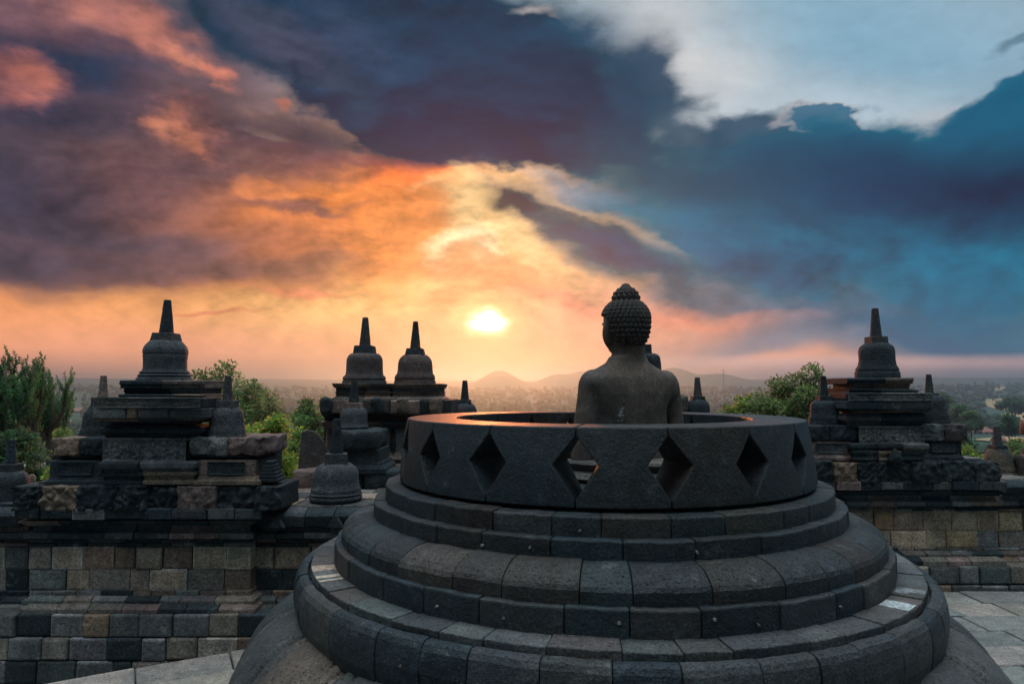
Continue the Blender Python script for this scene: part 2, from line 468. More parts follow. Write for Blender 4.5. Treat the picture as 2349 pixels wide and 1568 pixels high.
class MB:
    def __init__(s):
        s.v, s.f, s.c = [], [], []

    def add(s, vs, fs, col=(0.1, 0.1, 0.1)):
        o = len(s.v)
        s.v.extend([tuple(p) for p in vs])
        s.f.extend([tuple(i + o for i in f) for f in fs])
        s.c.extend([col] * len(vs))

    def grid(s, rows, col, close=False, caps=False):
        """rows of equal length joined into a skin"""
        n = len(rows[0])
        vs = [p for r in rows for p in r]
        fs = []
        for i in range(len(rows) - 1):
            for j in range(n if close else n - 1):
                k = (j + 1) % n
                fs.append((i * n + j, i * n + k, (i + 1) * n + k, (i + 1) * n + j))
        if caps:
            fs.append(tuple(range(n - 1, -1, -1)))
            fs.append(tuple(range((len(rows) - 1) * n, len(rows) * n)))
        s.add(vs, fs, col)

    def box(s, x0, x1, y0, y1, z0, z1, col=(0.1, 0.1, 0.1)):
        vs = [(x, y, z) for z in (z0, z1) for (x, y) in ((x0, y0), (x1, y0), (x1, y1), (x0, y1))]
        s.add(vs, [(3, 2, 1, 0), (4, 5, 6, 7), (0, 1, 5, 4), (1, 2, 6, 5), (2, 3, 7, 6), (3, 0, 4, 7)], col)

    def build(s, name, mat, parent=None, bevel=0.0, smooth=False, origin=None, seg=2, ang=35):
        org = ORG[parent] if parent is not None else Vector(origin if origin is not None else (0, 0, 0))
        me = bpy.data.meshes.new(name)
        me.from_pydata([(p[0] - org[0], p[1] - org[1], p[2] - org[2]) for p in s.v], [], s.f)
        at_ = me.attributes.new('Col', 'FLOAT_COLOR', 'POINT')
        buf = []
        for c in s.c:
            buf.extend((c[0], c[1], c[2], 1.0))
        at_.data.foreach_set('color', buf)
        bm = bmesh.new()
        bm.from_mesh(me)
        bmesh.ops.recalc_face_normals(bm, faces=bm.faces)
        bm.to_mesh(me)
        bm.free()
        if smooth:
            me.polygons.foreach_set('use_smooth', [True] * len(me.polygons))
        me.materials.append(mat)
        me.update()
        o = bpy.data.objects.new(name, me)
        COL.objects.link(o)
        if parent is not None:
            o.parent = parent
        else:
            o.location = org
        ORG[o] = org
        if bevel:
            b = o.modifiers.new('edge', 'BEVEL')
            b.width = bevel
            b.segments = seg
            b.limit_method = 'ANGLE'
            b.angle_limit = R(ang)
            if smooth or seg > 1:
                b.harden_normals = False
        return o


def smooth_by_angle(o, deg=40):
    me = o.data
    me.polygons.foreach_set('use_smooth', [True] * len(me.polygons))
    bm = bmesh.new()
    bm.from_mesh(me)
    for e in bm.edges:
        if len(e.link_faces) == 2 and e.calc_face_angle(0) > R(deg):
            e.smooth = False
    bm.to_mesh(me)
    bm.free()


def tag(o, label=None, cat=None, group=None, kind=None):
    if label: o['label'] = label
    if cat: o['category'] = cat
    if group: o['group'] = group
    if kind: o['kind'] = kind
    return o


def thing(name, loc, label, cat, group=None):
    o = bpy.data.objects.new(name, None)
    o.empty_display_size = 0.2
    COL.objects.link(o)
    o.location = loc
    ORG[o] = Vector(loc)
    return tag(o, label, cat, group)


def copy_thing(root, loc, label, sc=1.0, rz=0.0, group=None):
    r = root.copy()
    COL.objects.link(r)
    r.location = loc
    r.scale = (sc, sc, sc)
    r.rotation_euler = (0, 0, rz)
    r['label'] = label
    if group: r['group'] = group
    def kids(a, b):
        for ch in a.children:
            c = ch.copy()
            COL.objects.link(c)
            c.parent = b
            kids(ch, c)
    kids(root, r)
    return r


def lathe(mb, cx, cy, prof, n, col, rot=0.0, caps=True, amp=0.0, seed=0.0, square=0.0):
    rows = []
    for (r, z) in prof:
        row = []
        for i in range(n):
            a = rot + 2 * math.pi * i / n
            k = r
            if amp:
                k += amp * mnoise.noise(Vector((math.cos(a) * 2.3 + seed, math.sin(a) * 2.3, z * 7 + seed)))
            row.append((cx + k * math.cos(a), cy + k * math.sin(a), z))
        rows.append(row)
    mb.grid(rows, col, close=True, caps=caps)


def arc_blocks(mb, cx, cy, prof, n, pal, rnd, off=0.0, gap=0.004, jr=0.005, jz=0.004, seg=9, var=0.2, wear=0.006):
    """a ring of separate stones; prof is the closed cross section (radius, height)"""
    cuts = [off + (i + rnd.uniform(-var, var)) * 2 * math.pi / n for i in range(n)]
    cuts.append(cuts[0] + 2 * math.pi)
    rm = max(p[0] for p in prof)
    m = len(prof)
    for i in range(n):
        a0, a1 = cuts[i] + gap / rm / 2, cuts[i + 1] - gap / rm / 2
        dr, dz = rnd.uniform(-jr, jr), rnd.uniform(-jz, jz)
        rows = []
        for k in range(seg + 1):
            a = a0 + (a1 - a0) * k / seg
            row = []
            for (r, z) in prof:
                w = mnoise.noise_vector(Vector((r * math.cos(a) * 5, r * math.sin(a) * 5, z * 9 + i))) * wear + mnoise.noise_vector(Vector((r * math.cos(a) * 17, r * math.sin(a) * 17, z * 21))) * wear * .6
                row.append((cx + (r + dr + w.x) * math.cos(a), cy + (r + dr + w.x) * math.sin(a), z + dz + w.z))
            rows.append(row)
        mb.grid(rows, pick(pal, rnd), close=True, caps=True)


def rough_stone(mb, x0, x1, y0, y1, z0, z1, col, seed, amp=0.03, rnd_=0.35, n=(7, 5, 5), freq=6.0, carve=0.0):
    """a boulder-like worn block: a subdivided box with rounded corners and noisy faces"""
    cx, cy, cz = (x0 + x1) / 2, (y0 + y1) / 2, (z0 + z1) / 2
    hx, hy, hz = (x1 - x0) / 2, (y1 - y0) / 2, (z1 - z0) / 2
    idx, vs, fs = {}, [], []
    def vid(i, j, k):
        if (i, j, k) not in idx:
            u, v, w = 2 * i / n[0] - 1, 2 * j / n[1] - 1, 2 * k / n[2] - 1
            p = Vector((u, v, w))
            s = Vector((u * math.sqrt(max(0, 1 - v * v / 2 - w * w / 2 + v * v * w * w / 3)),
                        v * math.sqrt(max(0, 1 - w * w / 2 - u * u / 2 + w * w * u * u / 3)),
                        w * math.sqrt(max(0, 1 - u * u / 2 - v * v / 2 + u * u * v * v / 3))))
            p = p.lerp(s * 1.12, rnd_)
            q = Vector((cx + p.x * hx, cy + p.y * hy, cz + p.z * hz))
            d = mnoise.noise_vector(q * freq + Vector((seed, seed * 1.7, 0))) * amp + mnoise.noise_vector(q * freq * 2.7 + Vector((seed, 0, seed))) * amp * 0.5
            if carve and j == 0:
                d.y -= carve * (abs(mnoise.noise(q * 13 + Vector((seed, 0, 0)))) * 2.2 - .35)
            idx[(i, j, k)] = len(vs)
            vs.append(q + d)
        return idx[(i, j, k)]
    for a in range(n[0]):
        for b in range(n[1]):
            for k in (0, n[2]):
                fs.append((vid(a, b, k), vid(a + 1, b, k), vid(a + 1, b + 1, k), vid(a, b + 1, k)))
    for a in range(n[0]):
        for c in range(n[2]):
            for j in (0, n[1]):
                fs.append((vid(a, j, c), vid(a + 1, j, c), vid(a + 1, j, c + 1), vid(a, j, c + 1)))
    for b in range(n[1]):
        for c in range(n[2]):
            for i in (0, n[0]):
                fs.append((vid(i, b, c), vid(i, b + 1, c), vid(i, b + 1, c + 1), vid(i, b, c + 1)))
    mb.add(vs, fs, col)


def course(mb, x0, x1, levels, yf, yb, bw, pal, rnd, gap=0.006, jy=0.006, jz=0.004, flare=True, cuts=None):
    """a course of stones along x; levels = [(height, how far it stands out there)], mitred at both ends"""
    if cuts is None:
        n = max(1, round((x1 - x0) / bw))
        cuts = [x0] + [x0 + (x1 - x0) * (i + rnd.uniform(-0.22, 0.22)) / n for i in range(1, n)] + [x1]
    n = len(cuts) - 1
    for i in range(n):
        a, b = cuts[i] + gap / 2, cuts[i + 1] - gap / 2
        dy, dz = rnd.uniform(-jy, jy), rnd.uniform(-jz, jz)
        rows = []
        for (z, e) in levels:
            ea = e if (i == 0 and flare) else 0.0
            eb = e if (i == n - 1 and flare) else 0.0
            j = lambda: rnd.uniform(-0.003, 0.003)
            rows.append([(a - ea + j(), yf - e + dy + j(), z + dz), (b + eb + j(), yf - e + dy + j(), z + dz),
                         (b + eb, yb, z + dz), (a - ea, yb, z + dz)])
        col = pick(pal, rnd)
        if len(levels) == 2 and b - a > .1:
            # face with a margin of its own: worn paler or grimed darker than the middle
            k = rnd.choice((.45, .6, .8, 1.0, 1.5, 1.9))
            edge = tuple(min(.5, x * k + (.02 if k > 1.2 else 0)) for x in col)
            (A, B_, _, _), (D_, C_, _, _) = rows
            o = len(mb.v)
            m_ = min(.028, (C_[2] - B_[2]) * .22)
            bul = rnd.uniform(.000, .010)
            inn = [(A[0] + m_, A[1] - bul, A[2] + m_), (B_[0] - m_, B_[1] - bul, B_[2] + m_), (C_[0] - m_, C_[1] - bul, C_[2] - m_), (D_[0] + m_, D_[1] - bul, D_[2] - m_)]
            mb.v += rows[0] + rows[1] + inn
            mb.c += [edge] * 8 + [col] * 4
            mb.f += [tuple(o + i for i in f) for f in ((8, 9, 10, 11), (0, 1, 9, 8), (1, 5, 10, 9), (5, 4, 11, 10), (4, 0, 8, 11), (1, 2, 6, 5), (2, 3, 7, 6), (3, 0, 4, 7), (3, 2, 1, 0), (4, 5, 6, 7))]
        else:
            mb.grid(rows, col, close=True, caps=True)


# ------------------------------------------------------------------ terrace paving
AX, AY = 0.72, 5.596            # axis of the big perforated stupa
TCX, TCY, TR = 5.0, -8.5, 16.5  # the round terrace
rnd = random.Random(11)
mb = MB()
FLOORPAL = [(0.180, 0.185, 0.170), (0.150, 0.156, 0.144), (0.215, 0.188, 0.158), (0.135, 0.138, 0.130), (0.190, 0.164, 0.138)]
mb_r = TR
k = 0
while mb_r > 7.0:
    wdt = rnd.uniform(0.36, 0.50) if k else 0.42
    a = R(20)
    while a < R(152):
        L = rnd.uniform(0.55, 1.0) / mb_r
        a0, a1 = a + 0.006 / mb_r, a + L - 0.006 / mb_r
        r1, r0 = mb_r - 0.006, mb_r - wdt + 0.006
        dz = rnd.uniform(-0.010, 0.006)
        top = [(TCX + r * math.cos(t), TCY + r * math.sin(t), dz) for t in (a0, (a0 + a1) / 2, a1) for r in (r0, r1)]
        bot = [(x, y, -0.14) for (x, y, z) in top]
        vs = top + bot
        fs = [(0, 1, 3, 2), (2, 3, 5, 4), (6, 8, 9, 7), (8, 10, 11, 9), (0, 2, 8, 6), (2, 4, 10, 8), (1, 7, 9, 3), (3, 9, 11, 5), (0, 6, 7, 1), (4, 5, 11, 10)]
        mb.add(vs, fs, pick(FLOORPAL, rnd))
        a += L
    mb_r -= wdt
    k += 1
fl = mb.build('terrace_paving', M_FLOOR, bevel=0.008, seg=1)
tag(fl, kind='structure')
# the terrace's retaining edge and its core below the paving
mb = MB()
for (z0, z1, rr) in ((-0.42, -0.142, TR - 0.05), (-0.78, -0.425, TR + 0.03)):
    arc_blocks(mb, TCX, TCY, [(rr - 0.5, z0), (rr, z0), (rr, z1), (rr - 0.5, z1)], 210, [DK, GR, BL], rnd, seg=2)
lathe(mb, TCX, TCY, [(TR - 0.3, -0.9), (TR - 0.3, -0.145)], 120, DK)
ed = mb.build('terrace_ground', M_WALL, bevel=0.01, seg=1)
tag(ed, kind='structure')

# ------------------------------------------------------------------ big perforated stupa
st = thing('perforated_stupa', (AX, AY, 0), 'large open-topped round stone stupa with diamond openings, in the foreground on the terrace', 'stupa')
rnd = random.Random(5)
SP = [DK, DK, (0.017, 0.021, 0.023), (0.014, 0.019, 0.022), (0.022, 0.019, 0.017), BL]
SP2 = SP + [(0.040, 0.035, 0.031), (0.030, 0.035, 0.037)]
Z = lambda h: EZ + h            # heights below are measured from the eye


def ang_of(X, rad, h):
    """where round the axis a point of the near side of radius rad at height h is seen at photo column X"""
    best = None
    for i in range(1800):
        t = math.pi + math.pi * i / 1800
        x, y = AX + rad * math.cos(t), AY + rad * math.sin(t)
        F = y * math.cos(PITCH) + h * math.sin(PITCH)
        e = abs(CXP + FPX * x / F - X)
        if best is None or e < best[0]:
            best = (e, t)
    return best[1]


dm = [ang_of(X, 1.59, -0.444) for X in (983, 1115, 1319, 1539, 1730, 1838)]
step = (dm[-1] - dm[0]) / 5
while dm[-1] + step * 1.5 < dm[0] + 2 * math.pi:
    dm.append(dm[-1] + step)
# spread the remainder over the far side
over = (dm[0] + 2 * math.pi) - dm[-1]
nfar = len(dm) - 6
dm = dm[:6] + [dm[5] + (dm[0] + 2 * math.pi - dm[5]) * (i + 1) / (nfar + 1) for i in range(nfar)]
ZT, ZA, ZM, ZB, ZL = -0.222, -0.276, -0.446, -0.642, -0.690
mb = MB()
plugs = []
for i in range(len(dm)):
    t0, t1 = dm[i], dm[(i + 1) % len(dm)] + (2 * math.pi if i == len(dm) - 1 else 0)
    hw = 0.134 / 1.58
    rows_o, rows_i = [], []
    zs = [ZT, ZT - 0.03, ZA] + [ZA + (ZM - ZA) * k / 3 for k in (1, 2)] + [ZM] + [ZM + (ZB - ZM) * k / 3 for k in (1, 2)] + [ZB, (ZB + ZL) / 2, ZL]
    dr = rnd.uniform(-0.004, 0.004)
    for z in zs:
        if z >= ZA or z <= ZB:
            w = 0.0
        elif z > ZM:
            w = (ZA - z) / (ZA - ZM)
        else:
            w = (z - ZB) / (ZM - ZB)
        a0, a1 = t0 + hw * w + 0.0022, t1 - hw * w - 0.0022
        f = (ZT - z) / (ZT - ZL)
        ro = 1.55 + 0.055 * f + 0.012 * math.sin(f * math.pi) + dr
        ri = 1.17 + 0.03 * f
        ns = 8
        rows_o.append([(AX + ro * math.cos(a0 + (a1 - a0) * k / ns), AY + ro * math.sin(a0 + (a1 - a0) * k / ns), Z(z)) for k in range(ns + 1)])
        rows_i.append([(AX + ri * math.cos(a0 + (a1 - a0) * k / ns), AY + ri * math.sin(a0 + (a1 - a0) * k / ns), Z(z)) for k in range(ns, -1, -1)])
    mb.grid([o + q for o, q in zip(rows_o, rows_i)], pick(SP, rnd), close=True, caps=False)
    # close the top and bottom with strips
    n = 8
    for rr in (0, -1):
        o, q = rows_o[rr], rows_i[rr][::-1]
        base = len(mb.v)
        col = mb.c[-1]
        mb.add(o + q, [(k, k + 1, n + 1 + k + 1, n + 1 + k) for k in range(n)], col)
    # pale plug in the waist of the stone
    tm = (t0 + t1) / 2 + rnd.uniform(-0.02, 0.02)
    pr, pz = 1.583 + dr, Z(-0.46 + rnd.uniform(-0.01, 0.01))
    c0 = Vector((AX + pr * math.cos(tm), AY + pr * math.sin(tm), pz))
    tx = Vector((-math.sin(tm), math.cos(tm), 0))
    nx = Vector((math.cos(tm), math.sin(tm), 0))
    ring = [c0 + (tx * math.cos(u) + Vector((0, 0, 1)) * math.sin(u)) * 0.011 * rnd.uniform(0.8, 1.15) + nx * 0.004 for u in [k * math.pi / 4 for k in range(8)]]
    back = [p - nx * 0.03 for p in ring]
    plugs.append([back, ring])
bm_ = bmesh.new()
lat = mb.build('lattice_wall', M_STUPA, st)
bm_.from_mesh(lat.data)
bmesh.ops.remove_doubles(bm_, verts=bm_.verts, dist=0.0002)
bmesh.ops.recalc_face_normals(bm_, faces=bm_.faces)
bm_.to_mesh(lat.data)
bm_.free()
bv = lat.modifiers.new('edge', 'BEVEL'); bv.width = 0.009; bv.segments = 2; bv.limit_method = 'ANGLE'; bv.angle_limit = R(40)
# plugs on the steps too
for (rad, h, X) in ((1.802, -0.90, 1105), (1.722, -0.79, 1330), (1.802, -0.885, 1215), (1.802, -0.89, 1600), (2.083, -1.17, 1420), (2.083, -1.19, 1155), (2.083, -1.16, 1640),
                    (2.083, -1.20, 1740), (2.083, -1.18, 1930), (2.083, -1.19, 1000), (2.356, -1.43, 1290), (2.356, -1.45, 1655), (2.356, -1.40, 1820), (2.356, -1.42, 1950), (2.356, -1.41, 2080), (2.356, -1.44, 1500), (2.356, -1.42, 920), (2.356, -1.44, 1060)):
    t = ang_of(X, rad, h)
    c0 = Vector((AX + rad * math.cos(t), AY + rad * math.sin(t), Z(h)))
    tx, nx = Vector((-math.sin(t), math.cos(t), 0)), Vector((math.cos(t), math.sin(t), 0))
    ring = [c0 + (tx * math.cos(u) + Vector((0, 0, 1)) * math.sin(u)) * 0.009 * rnd.uniform(0.6, 1.2) + nx * 0.004 for u in [k * math.pi / 4 for k in range(8)]]
    plugs.append([[p - nx * 0.03 for p in ring], ring])
for pl in plugs:
    mb = MB()
    mb.grid(pl, (0.25, 0.245, 0.225), close=True, caps=True)
    mb.build('plug', M_STUPA, st)

mb = MB()
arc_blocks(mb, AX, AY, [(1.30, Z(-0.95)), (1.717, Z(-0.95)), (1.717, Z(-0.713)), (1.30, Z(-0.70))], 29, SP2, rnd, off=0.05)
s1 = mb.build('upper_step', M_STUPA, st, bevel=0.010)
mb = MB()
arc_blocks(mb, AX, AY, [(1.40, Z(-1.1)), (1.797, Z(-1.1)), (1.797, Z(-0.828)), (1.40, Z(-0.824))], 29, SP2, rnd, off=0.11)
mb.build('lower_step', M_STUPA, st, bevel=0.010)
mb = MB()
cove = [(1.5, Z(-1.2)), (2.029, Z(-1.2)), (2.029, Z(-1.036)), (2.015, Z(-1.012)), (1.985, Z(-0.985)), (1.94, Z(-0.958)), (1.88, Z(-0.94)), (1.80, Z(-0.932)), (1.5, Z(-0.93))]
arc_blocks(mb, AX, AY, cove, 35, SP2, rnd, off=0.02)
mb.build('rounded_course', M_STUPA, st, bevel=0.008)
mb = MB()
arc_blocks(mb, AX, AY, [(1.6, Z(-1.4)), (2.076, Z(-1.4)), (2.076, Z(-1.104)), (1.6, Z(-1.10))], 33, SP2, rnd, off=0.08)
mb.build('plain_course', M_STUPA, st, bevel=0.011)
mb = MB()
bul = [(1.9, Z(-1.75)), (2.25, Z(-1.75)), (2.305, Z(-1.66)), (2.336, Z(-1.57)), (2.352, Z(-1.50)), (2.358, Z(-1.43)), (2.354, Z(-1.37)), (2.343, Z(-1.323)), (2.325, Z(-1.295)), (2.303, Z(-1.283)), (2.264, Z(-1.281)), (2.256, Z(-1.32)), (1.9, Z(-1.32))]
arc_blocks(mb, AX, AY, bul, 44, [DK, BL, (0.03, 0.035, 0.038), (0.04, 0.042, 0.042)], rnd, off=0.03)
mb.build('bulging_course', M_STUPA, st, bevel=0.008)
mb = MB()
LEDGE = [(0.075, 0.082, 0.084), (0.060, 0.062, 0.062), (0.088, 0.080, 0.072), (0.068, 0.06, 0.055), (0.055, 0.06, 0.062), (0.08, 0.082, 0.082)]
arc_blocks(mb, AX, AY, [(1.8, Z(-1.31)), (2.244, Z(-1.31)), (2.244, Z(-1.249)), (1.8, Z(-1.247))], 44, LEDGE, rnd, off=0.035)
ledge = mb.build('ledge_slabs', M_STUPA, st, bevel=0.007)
# two newer, paler slabs in the ledge (one on either side)
for X, Y, col in ((733, 1328, (0.42, 0.33, 0.26)), (726, 1304, (0.30, 0.22, 0.17)), (2058, 1388, (0.36, 0.39, 0.40)), (2108, 1360, (0.20, 0.215, 0.22))):
    mb = MB()
    v_ = ray(X, Y)
    k_ = -1.249 / v_.z
    t = math.atan2(v_.y * k_ - AY, v_.x * k_ - AX)
    w = 0.067
    rows = [[(AX + r * math.cos(t + w * (k / 4 - .5)), AY + r * math.sin(t + w * (k / 4 - .5)), Z(z)) for (r, z) in ((2.081, -1.252), (2.240, -1.252), (2.240, -1.2445), (2.081, -1.2435))] for k in range(5)]
    mb.grid(rows, col, close=True, caps=True)
    mb.build('replacement_slab', M_STUPA, st, bevel=0.003)
# core and inner floor
mb = MB()
lathe(mb, AX, AY, [(1.66, Z(-1.9)), (1.66, Z(-0.715))], 64, DK)
mb.build('inner_floor', M_STUPA, st)

# lotus base with overlapping petals
PROF = [(2.16, -1.60), (2.32, -1.60), (2.45, -1.655), (2.55, -1.735), (2.63, -1.83), (2.70, -1.95), (2.76, -2.10), (2.80, -2.298)]
def prof_at(v):
    s = v * (len(PROF) - 1)
    i = min(int(s), len(PROF) - 2)
    f = s - i
    a, b = PROF[i], PROF[i + 1]
    return a[0] + (b[0] - a[0]) * f, a[1] + (b[1] - a[1]) * f
mb = MB()
arc_blocks(mb, AX, AY, [(r - 0.055, Z(z - 0.0)) for r, z in PROF] + [(1.9, Z(-2.298)), (1.9, Z(-1.62))], 40, [DK, BR, PNK, GR], rnd, seg=3)
lb = mb.build('lotus_base', M_STUPA, st, bevel=0.006)
NP = 22
for layer in (0, 1):
    for i in range(NP):
        tc_ = (i + 0.5 * layer + 0.22) * 2 * math.pi / NP
        facing = math.cos(tc_ + math.pi / 2)
        if facing < -0.35:
            continue
        mb = MB()
        nu, nv = 24, 14
        front, back = [], []
        W_ = math.pi / NP * (1.06 if layer else 0.98)
        for b in range(nv + 1):
            v = b / nv
            wv = W_ * (1.0 if v < 0.55 else math.sqrt(max(0.0, 1 - ((v - 0.55) / 0.452) ** 2)))
            r0_, z0_ = prof_at(v)
            ra, za = prof_at(min(1, v + .04)); rb, zb = prof_at(max(0, v - .04))
            tx_, tz_ = ra - rb, za - zb
            ln = math.hypot(tx_, tz_) or 1
            nr, nz = -tz_ / ln, tx_ / ln
            fr_, bk_ = [], []
            for a in range(nu + 1):
                u = 2 * a / nu - 1
                au = abs(u)
                hgt = 0.075 - 0.03 * layer
                if au < .66: off = hgt * (1 - .25 * (au / .66) ** 2)
                elif au < .74: off = hgt * .42
                elif au < .9: off = hgt * .80
                else: off = hgt * .80 * max(0.0, (1.0 - au) / .1)
                off -= 0.012 * layer + 0.02
                if layer == 0 and v > 0.8: off -= 0.02 * (v - 0.8) / 0.2
                t = tc_ + u * wv
                fr_.append((AX + (r0_ + nr * off) * math.cos(t), AY + (r0_ + nr * off) * math.sin(t), Z(z0_ + nz * off)))
                ib = -0.06
                bk_.append((AX + (r0_ + nr * ib) * math.cos(t), AY + (r0_ + nr * ib) * math.sin(t), max(0.001, Z(z0_ + nz * ib))))
            front.append(fr_)
            back.append(bk_)
        rows = [f_ + b_[::-1] for f_, b_ in zip(front, back)]
        mb.grid(rows, pick([(0.088, 0.068, 0.054), (0.072, 0.056, 0.050), (0.056, 0.057, 0.055), (0.036, 0.043, 0.046), (0.098, 0.078, 0.060)], rnd), close=True, caps=True)
        p_ = mb.build('petal', M_STUPA, lb, smooth=True)

# ------------------------------------------------------------------ seated statue in the stupa
SX, SY = at(1441, 800, 5.62).x, 5.62
SZ = lambda Y, d=5.62: at(1174, Y, d).z
su = thing('seated_statue', (SX, SY, Z(-0.713)), 'dark stone seated figure with curled hair seen from behind inside the open stupa', 'statue')
base_z = Z(-0.713)
u = 5.62 / FPX                 # metres per frame pixel at the statue
rnd = random.Random(8)
YAW = R(24)                    # the head is turned a little to the left


class Body:
    """closed lofts and capsules, fused afterwards into one skin"""
    def __init__(s):
        s.mb = MB()

    def loft(s, levels, n=28, pw=2.3):
        rows = []
        for (x, y, z, a, b) in levels:
            row = []
            for i in range(n):
                t = 2 * math.pi * i / n
                c, q = math.cos(t), math.sin(t)
                row.append((x + a * math.copysign(abs(c) ** (2 / pw), c), y + b * math.copysign(abs(q) ** (2 / pw), q), z))
            rows.append(row)
        s.mb.grid(rows, DK, close=True, caps=True)

    def tube(s, pts, n=14):
        """pts = (Vector, radius); round-ended tapering limb"""
        rows = []
        for i, (p, r) in enumerate(pts):
            a = pts[max(0, i - 1)][0]
            b = pts[min(len(pts) - 1, i + 1)][0]
            d = (b - a).normalized()
            e1 = d.orthogonal().normalized()
            if i:
                e1 = (pe - d * pe.dot(d)).normalized()
            pe = e1
            e2 = d.cross(e1)
            ends = [(0.0, 1.0)]
            if i == 0: ends = [(-0.95, 0.3), (-0.7, 0.71), (0.0, 1.0)]
            if i == len(pts) - 1: ends = [(0.0, 1.0), (0.7, 0.71), (0.95, 0.3)]
            for (o, k) in ends:
                rows.append([p + d * o * r + (e1 * math.cos(t) + e2 * math.sin(t)) * r * k for t in [2 * math.pi * j / n for j in range(n)]])
        s.mb.grid(rows, DK, close=True, caps=True)

    def ball(s, c, rx, ry, rz, n=20, m=12):
        rows = []
        for i in range(m + 1):
            f = math.pi * (0.02 + 0.96 * i / m)
            rows.append([(c[0] + rx * math.sin(f) * math.cos(2 * math.pi * j / n), c[1] + ry * math.sin(f) * math.sin(2 * math.pi * j / n), c[2] - rz * math.cos(f)) for j in range(n)])
        s.mb.grid(rows, DK, close=True, caps=True)


def px(X):                      # frame column -> x at the statue
    return at(X, 850, SY).x


B = Body()
# torso: from seat to shoulders (x centre, y, z, half width, half depth)
prof_t = [(1000 + 98, 98, .185), (1060, 78, .175), (1010, 70, .17), (973, 71, .175), (930, 83, .185), (900, 95, .185), (880, 103, .175), (866, 99, .162), (854, 84, .14), (843, 64, .12), (832, 46, .102), (818, 39, .095)]
B.loft([(px(1438), SY - 0.015, SZ(Y), w * u, dpt) for (Y, w, dpt) in prof_t], pw=2.35)
B.loft([(px(1440), SY + 0.02, base_z + 0.16, .30, .22), (px(1440), SY + 0.02, base_z + 0.36, .31, .21), (px(1439), SY, base_z + 0.55, .29, .19)])
# neck
B.loft([(px(1444), SY, SZ(835), .145, .12), (px(1443), SY + .005, SZ(815), .124, .115), (px(1443), SY + .01, SZ(795), .124, .122), (px(1442), SY + .015, SZ(770), .13, .125)], pw=2.0)
# deltoids and arms
for sgn, Xs in ((-1, 1363), (1, 1524)):
    sh = Vector((px(Xs), SY - 0.005, SZ(886)))
    B.ball(sh + Vector((sgn * -.002, 0, -.01)), .112, .118, .15)
    if sgn > 0:
        el = Vector((px(1552), SY - 0.03, SZ(1062)))
        wr = Vector((px(1475), SY + 0.34, base_z + 0.34))
        B.tube([(sh + Vector((.035, 0, -.03)), .086), (sh.lerp(el, .42) + Vector((.035, 0, 0)), .066), (el, .062), (el.lerp(wr, .25), .072), (el.lerp(wr, .65), .062), (wr, .048)])
    else:
        el = Vector((px(1331), SY - 0.04, SZ(1050)))
        wr = Vector((px(1395), SY + 0.30, base_z + 0.36))
        B.tube([(sh + Vector((-.012, 0, -.03)), .10), (sh.lerp(el, .45) + Vector((-.008, 0, 0)), .090), (el, .076), (el.lerp(wr, .25), .072), (el.lerp(wr, .65), .062), (wr, .048)])
    # hands resting in the lap: palm, five fingers
    palm = wr + Vector((-sgn * .07, .035, -.015))
    B.tube([(wr, .045), (palm, .05), (palm + Vector((-sgn * .05, .01, -.005)), .042)])
    for k in range(4):
        b0 = palm + Vector((-sgn * .06, -.035 + .026 * k, -.008))
        l = (.095, .11, .105, .08)[k]
        B.tube([(b0, .016), (b0 + Vector((-sgn * l * .55, .004, .004)), .0145), (b0 + Vector((-sgn * l, .008, -.008)), .011)], n=8)
    B.tube([(palm + Vector((-sgn * .005, .045, .01)), .018), (palm + Vector((-sgn * .05, .07, .03)), .015), (palm + Vector((-sgn * .085, .075, .035)), .012)], n=8)
# crossed legs
cxs = px(1440)
for sgn in (-1, 1):
    hip = Vector((cxs + sgn * .17, SY + .02, base_z + .27))
    knee = Vector((cxs + sgn * .56, SY + .38, base_z + .255))
    ank = Vector((cxs - sgn * .14, SY + .50, base_z + (.26 if sgn > 0 else .32)))
    B.tube([(hip, .165), (hip.lerp(knee, .5), .15), (knee, .115)])
    B.tube([(knee, .112), (knee.lerp(ank, .45), .098), (ank, .068)])
    B.tube([(ank, .06), (ank + Vector((-sgn * .12, -.03, .01)), .055), (ank + Vector((-sgn * .21, -.05, .01)), .036)])
# the whole figure sits turned a little to the left
TURN = R(22)
ct_, st_t = math.cos(TURN), math.sin(TURN)
B.mb.v = [(SX + (x - SX) * 1.17 * ct_ - (y - SY) * st_t, SY + (x - SX) * 1.17 * st_t + (y - SY) * ct_, z) for (x, y, z) in B.mb.v]
# head: face turned away; skull, face, jaw, nose, ears
hx, hz = px(1437), SZ(742)
def hd(dx, dy, dz):
    c, s_ = math.cos(YAW), math.sin(YAW)
    return Vector((hx + dx * c - dy * s_, SY + 0.02 + dx * s_ + dy * c, hz + dz))
B.ball(hd(0, 0.0, .03), .185, .20, .175)
B.ball(hd(0, .045, -.075), .172, .165, .182)
B.ball(hd(0, .12, -.19), .085, .075, .065)
B.tube([(hd(0, .195, .03), .022), (hd(0, .235, -.06), .03)], n=10)
for sgn in (-1, 1):
    B.ball(hd(sgn * .075, .185, .01), .045, .025, .022)     # eyelids
    B.ball(hd(sgn * .075, .14, -.10), .05, .045, .05)     # cheeks
    B.tube([(hd(sgn * .176, .0, .02), .030), (hd(sgn * .186, -.012, -.05), .030), (hd(sgn * .176, -.008, -.12), .027), (hd(sgn * .162, .0, -.165), .022)], n=10)
B.tube([(hd(-.045, .205, -.12), .016), (hd(0, .215, -.125), .020), (hd(.045, .205, -.12), .016)], n=8)


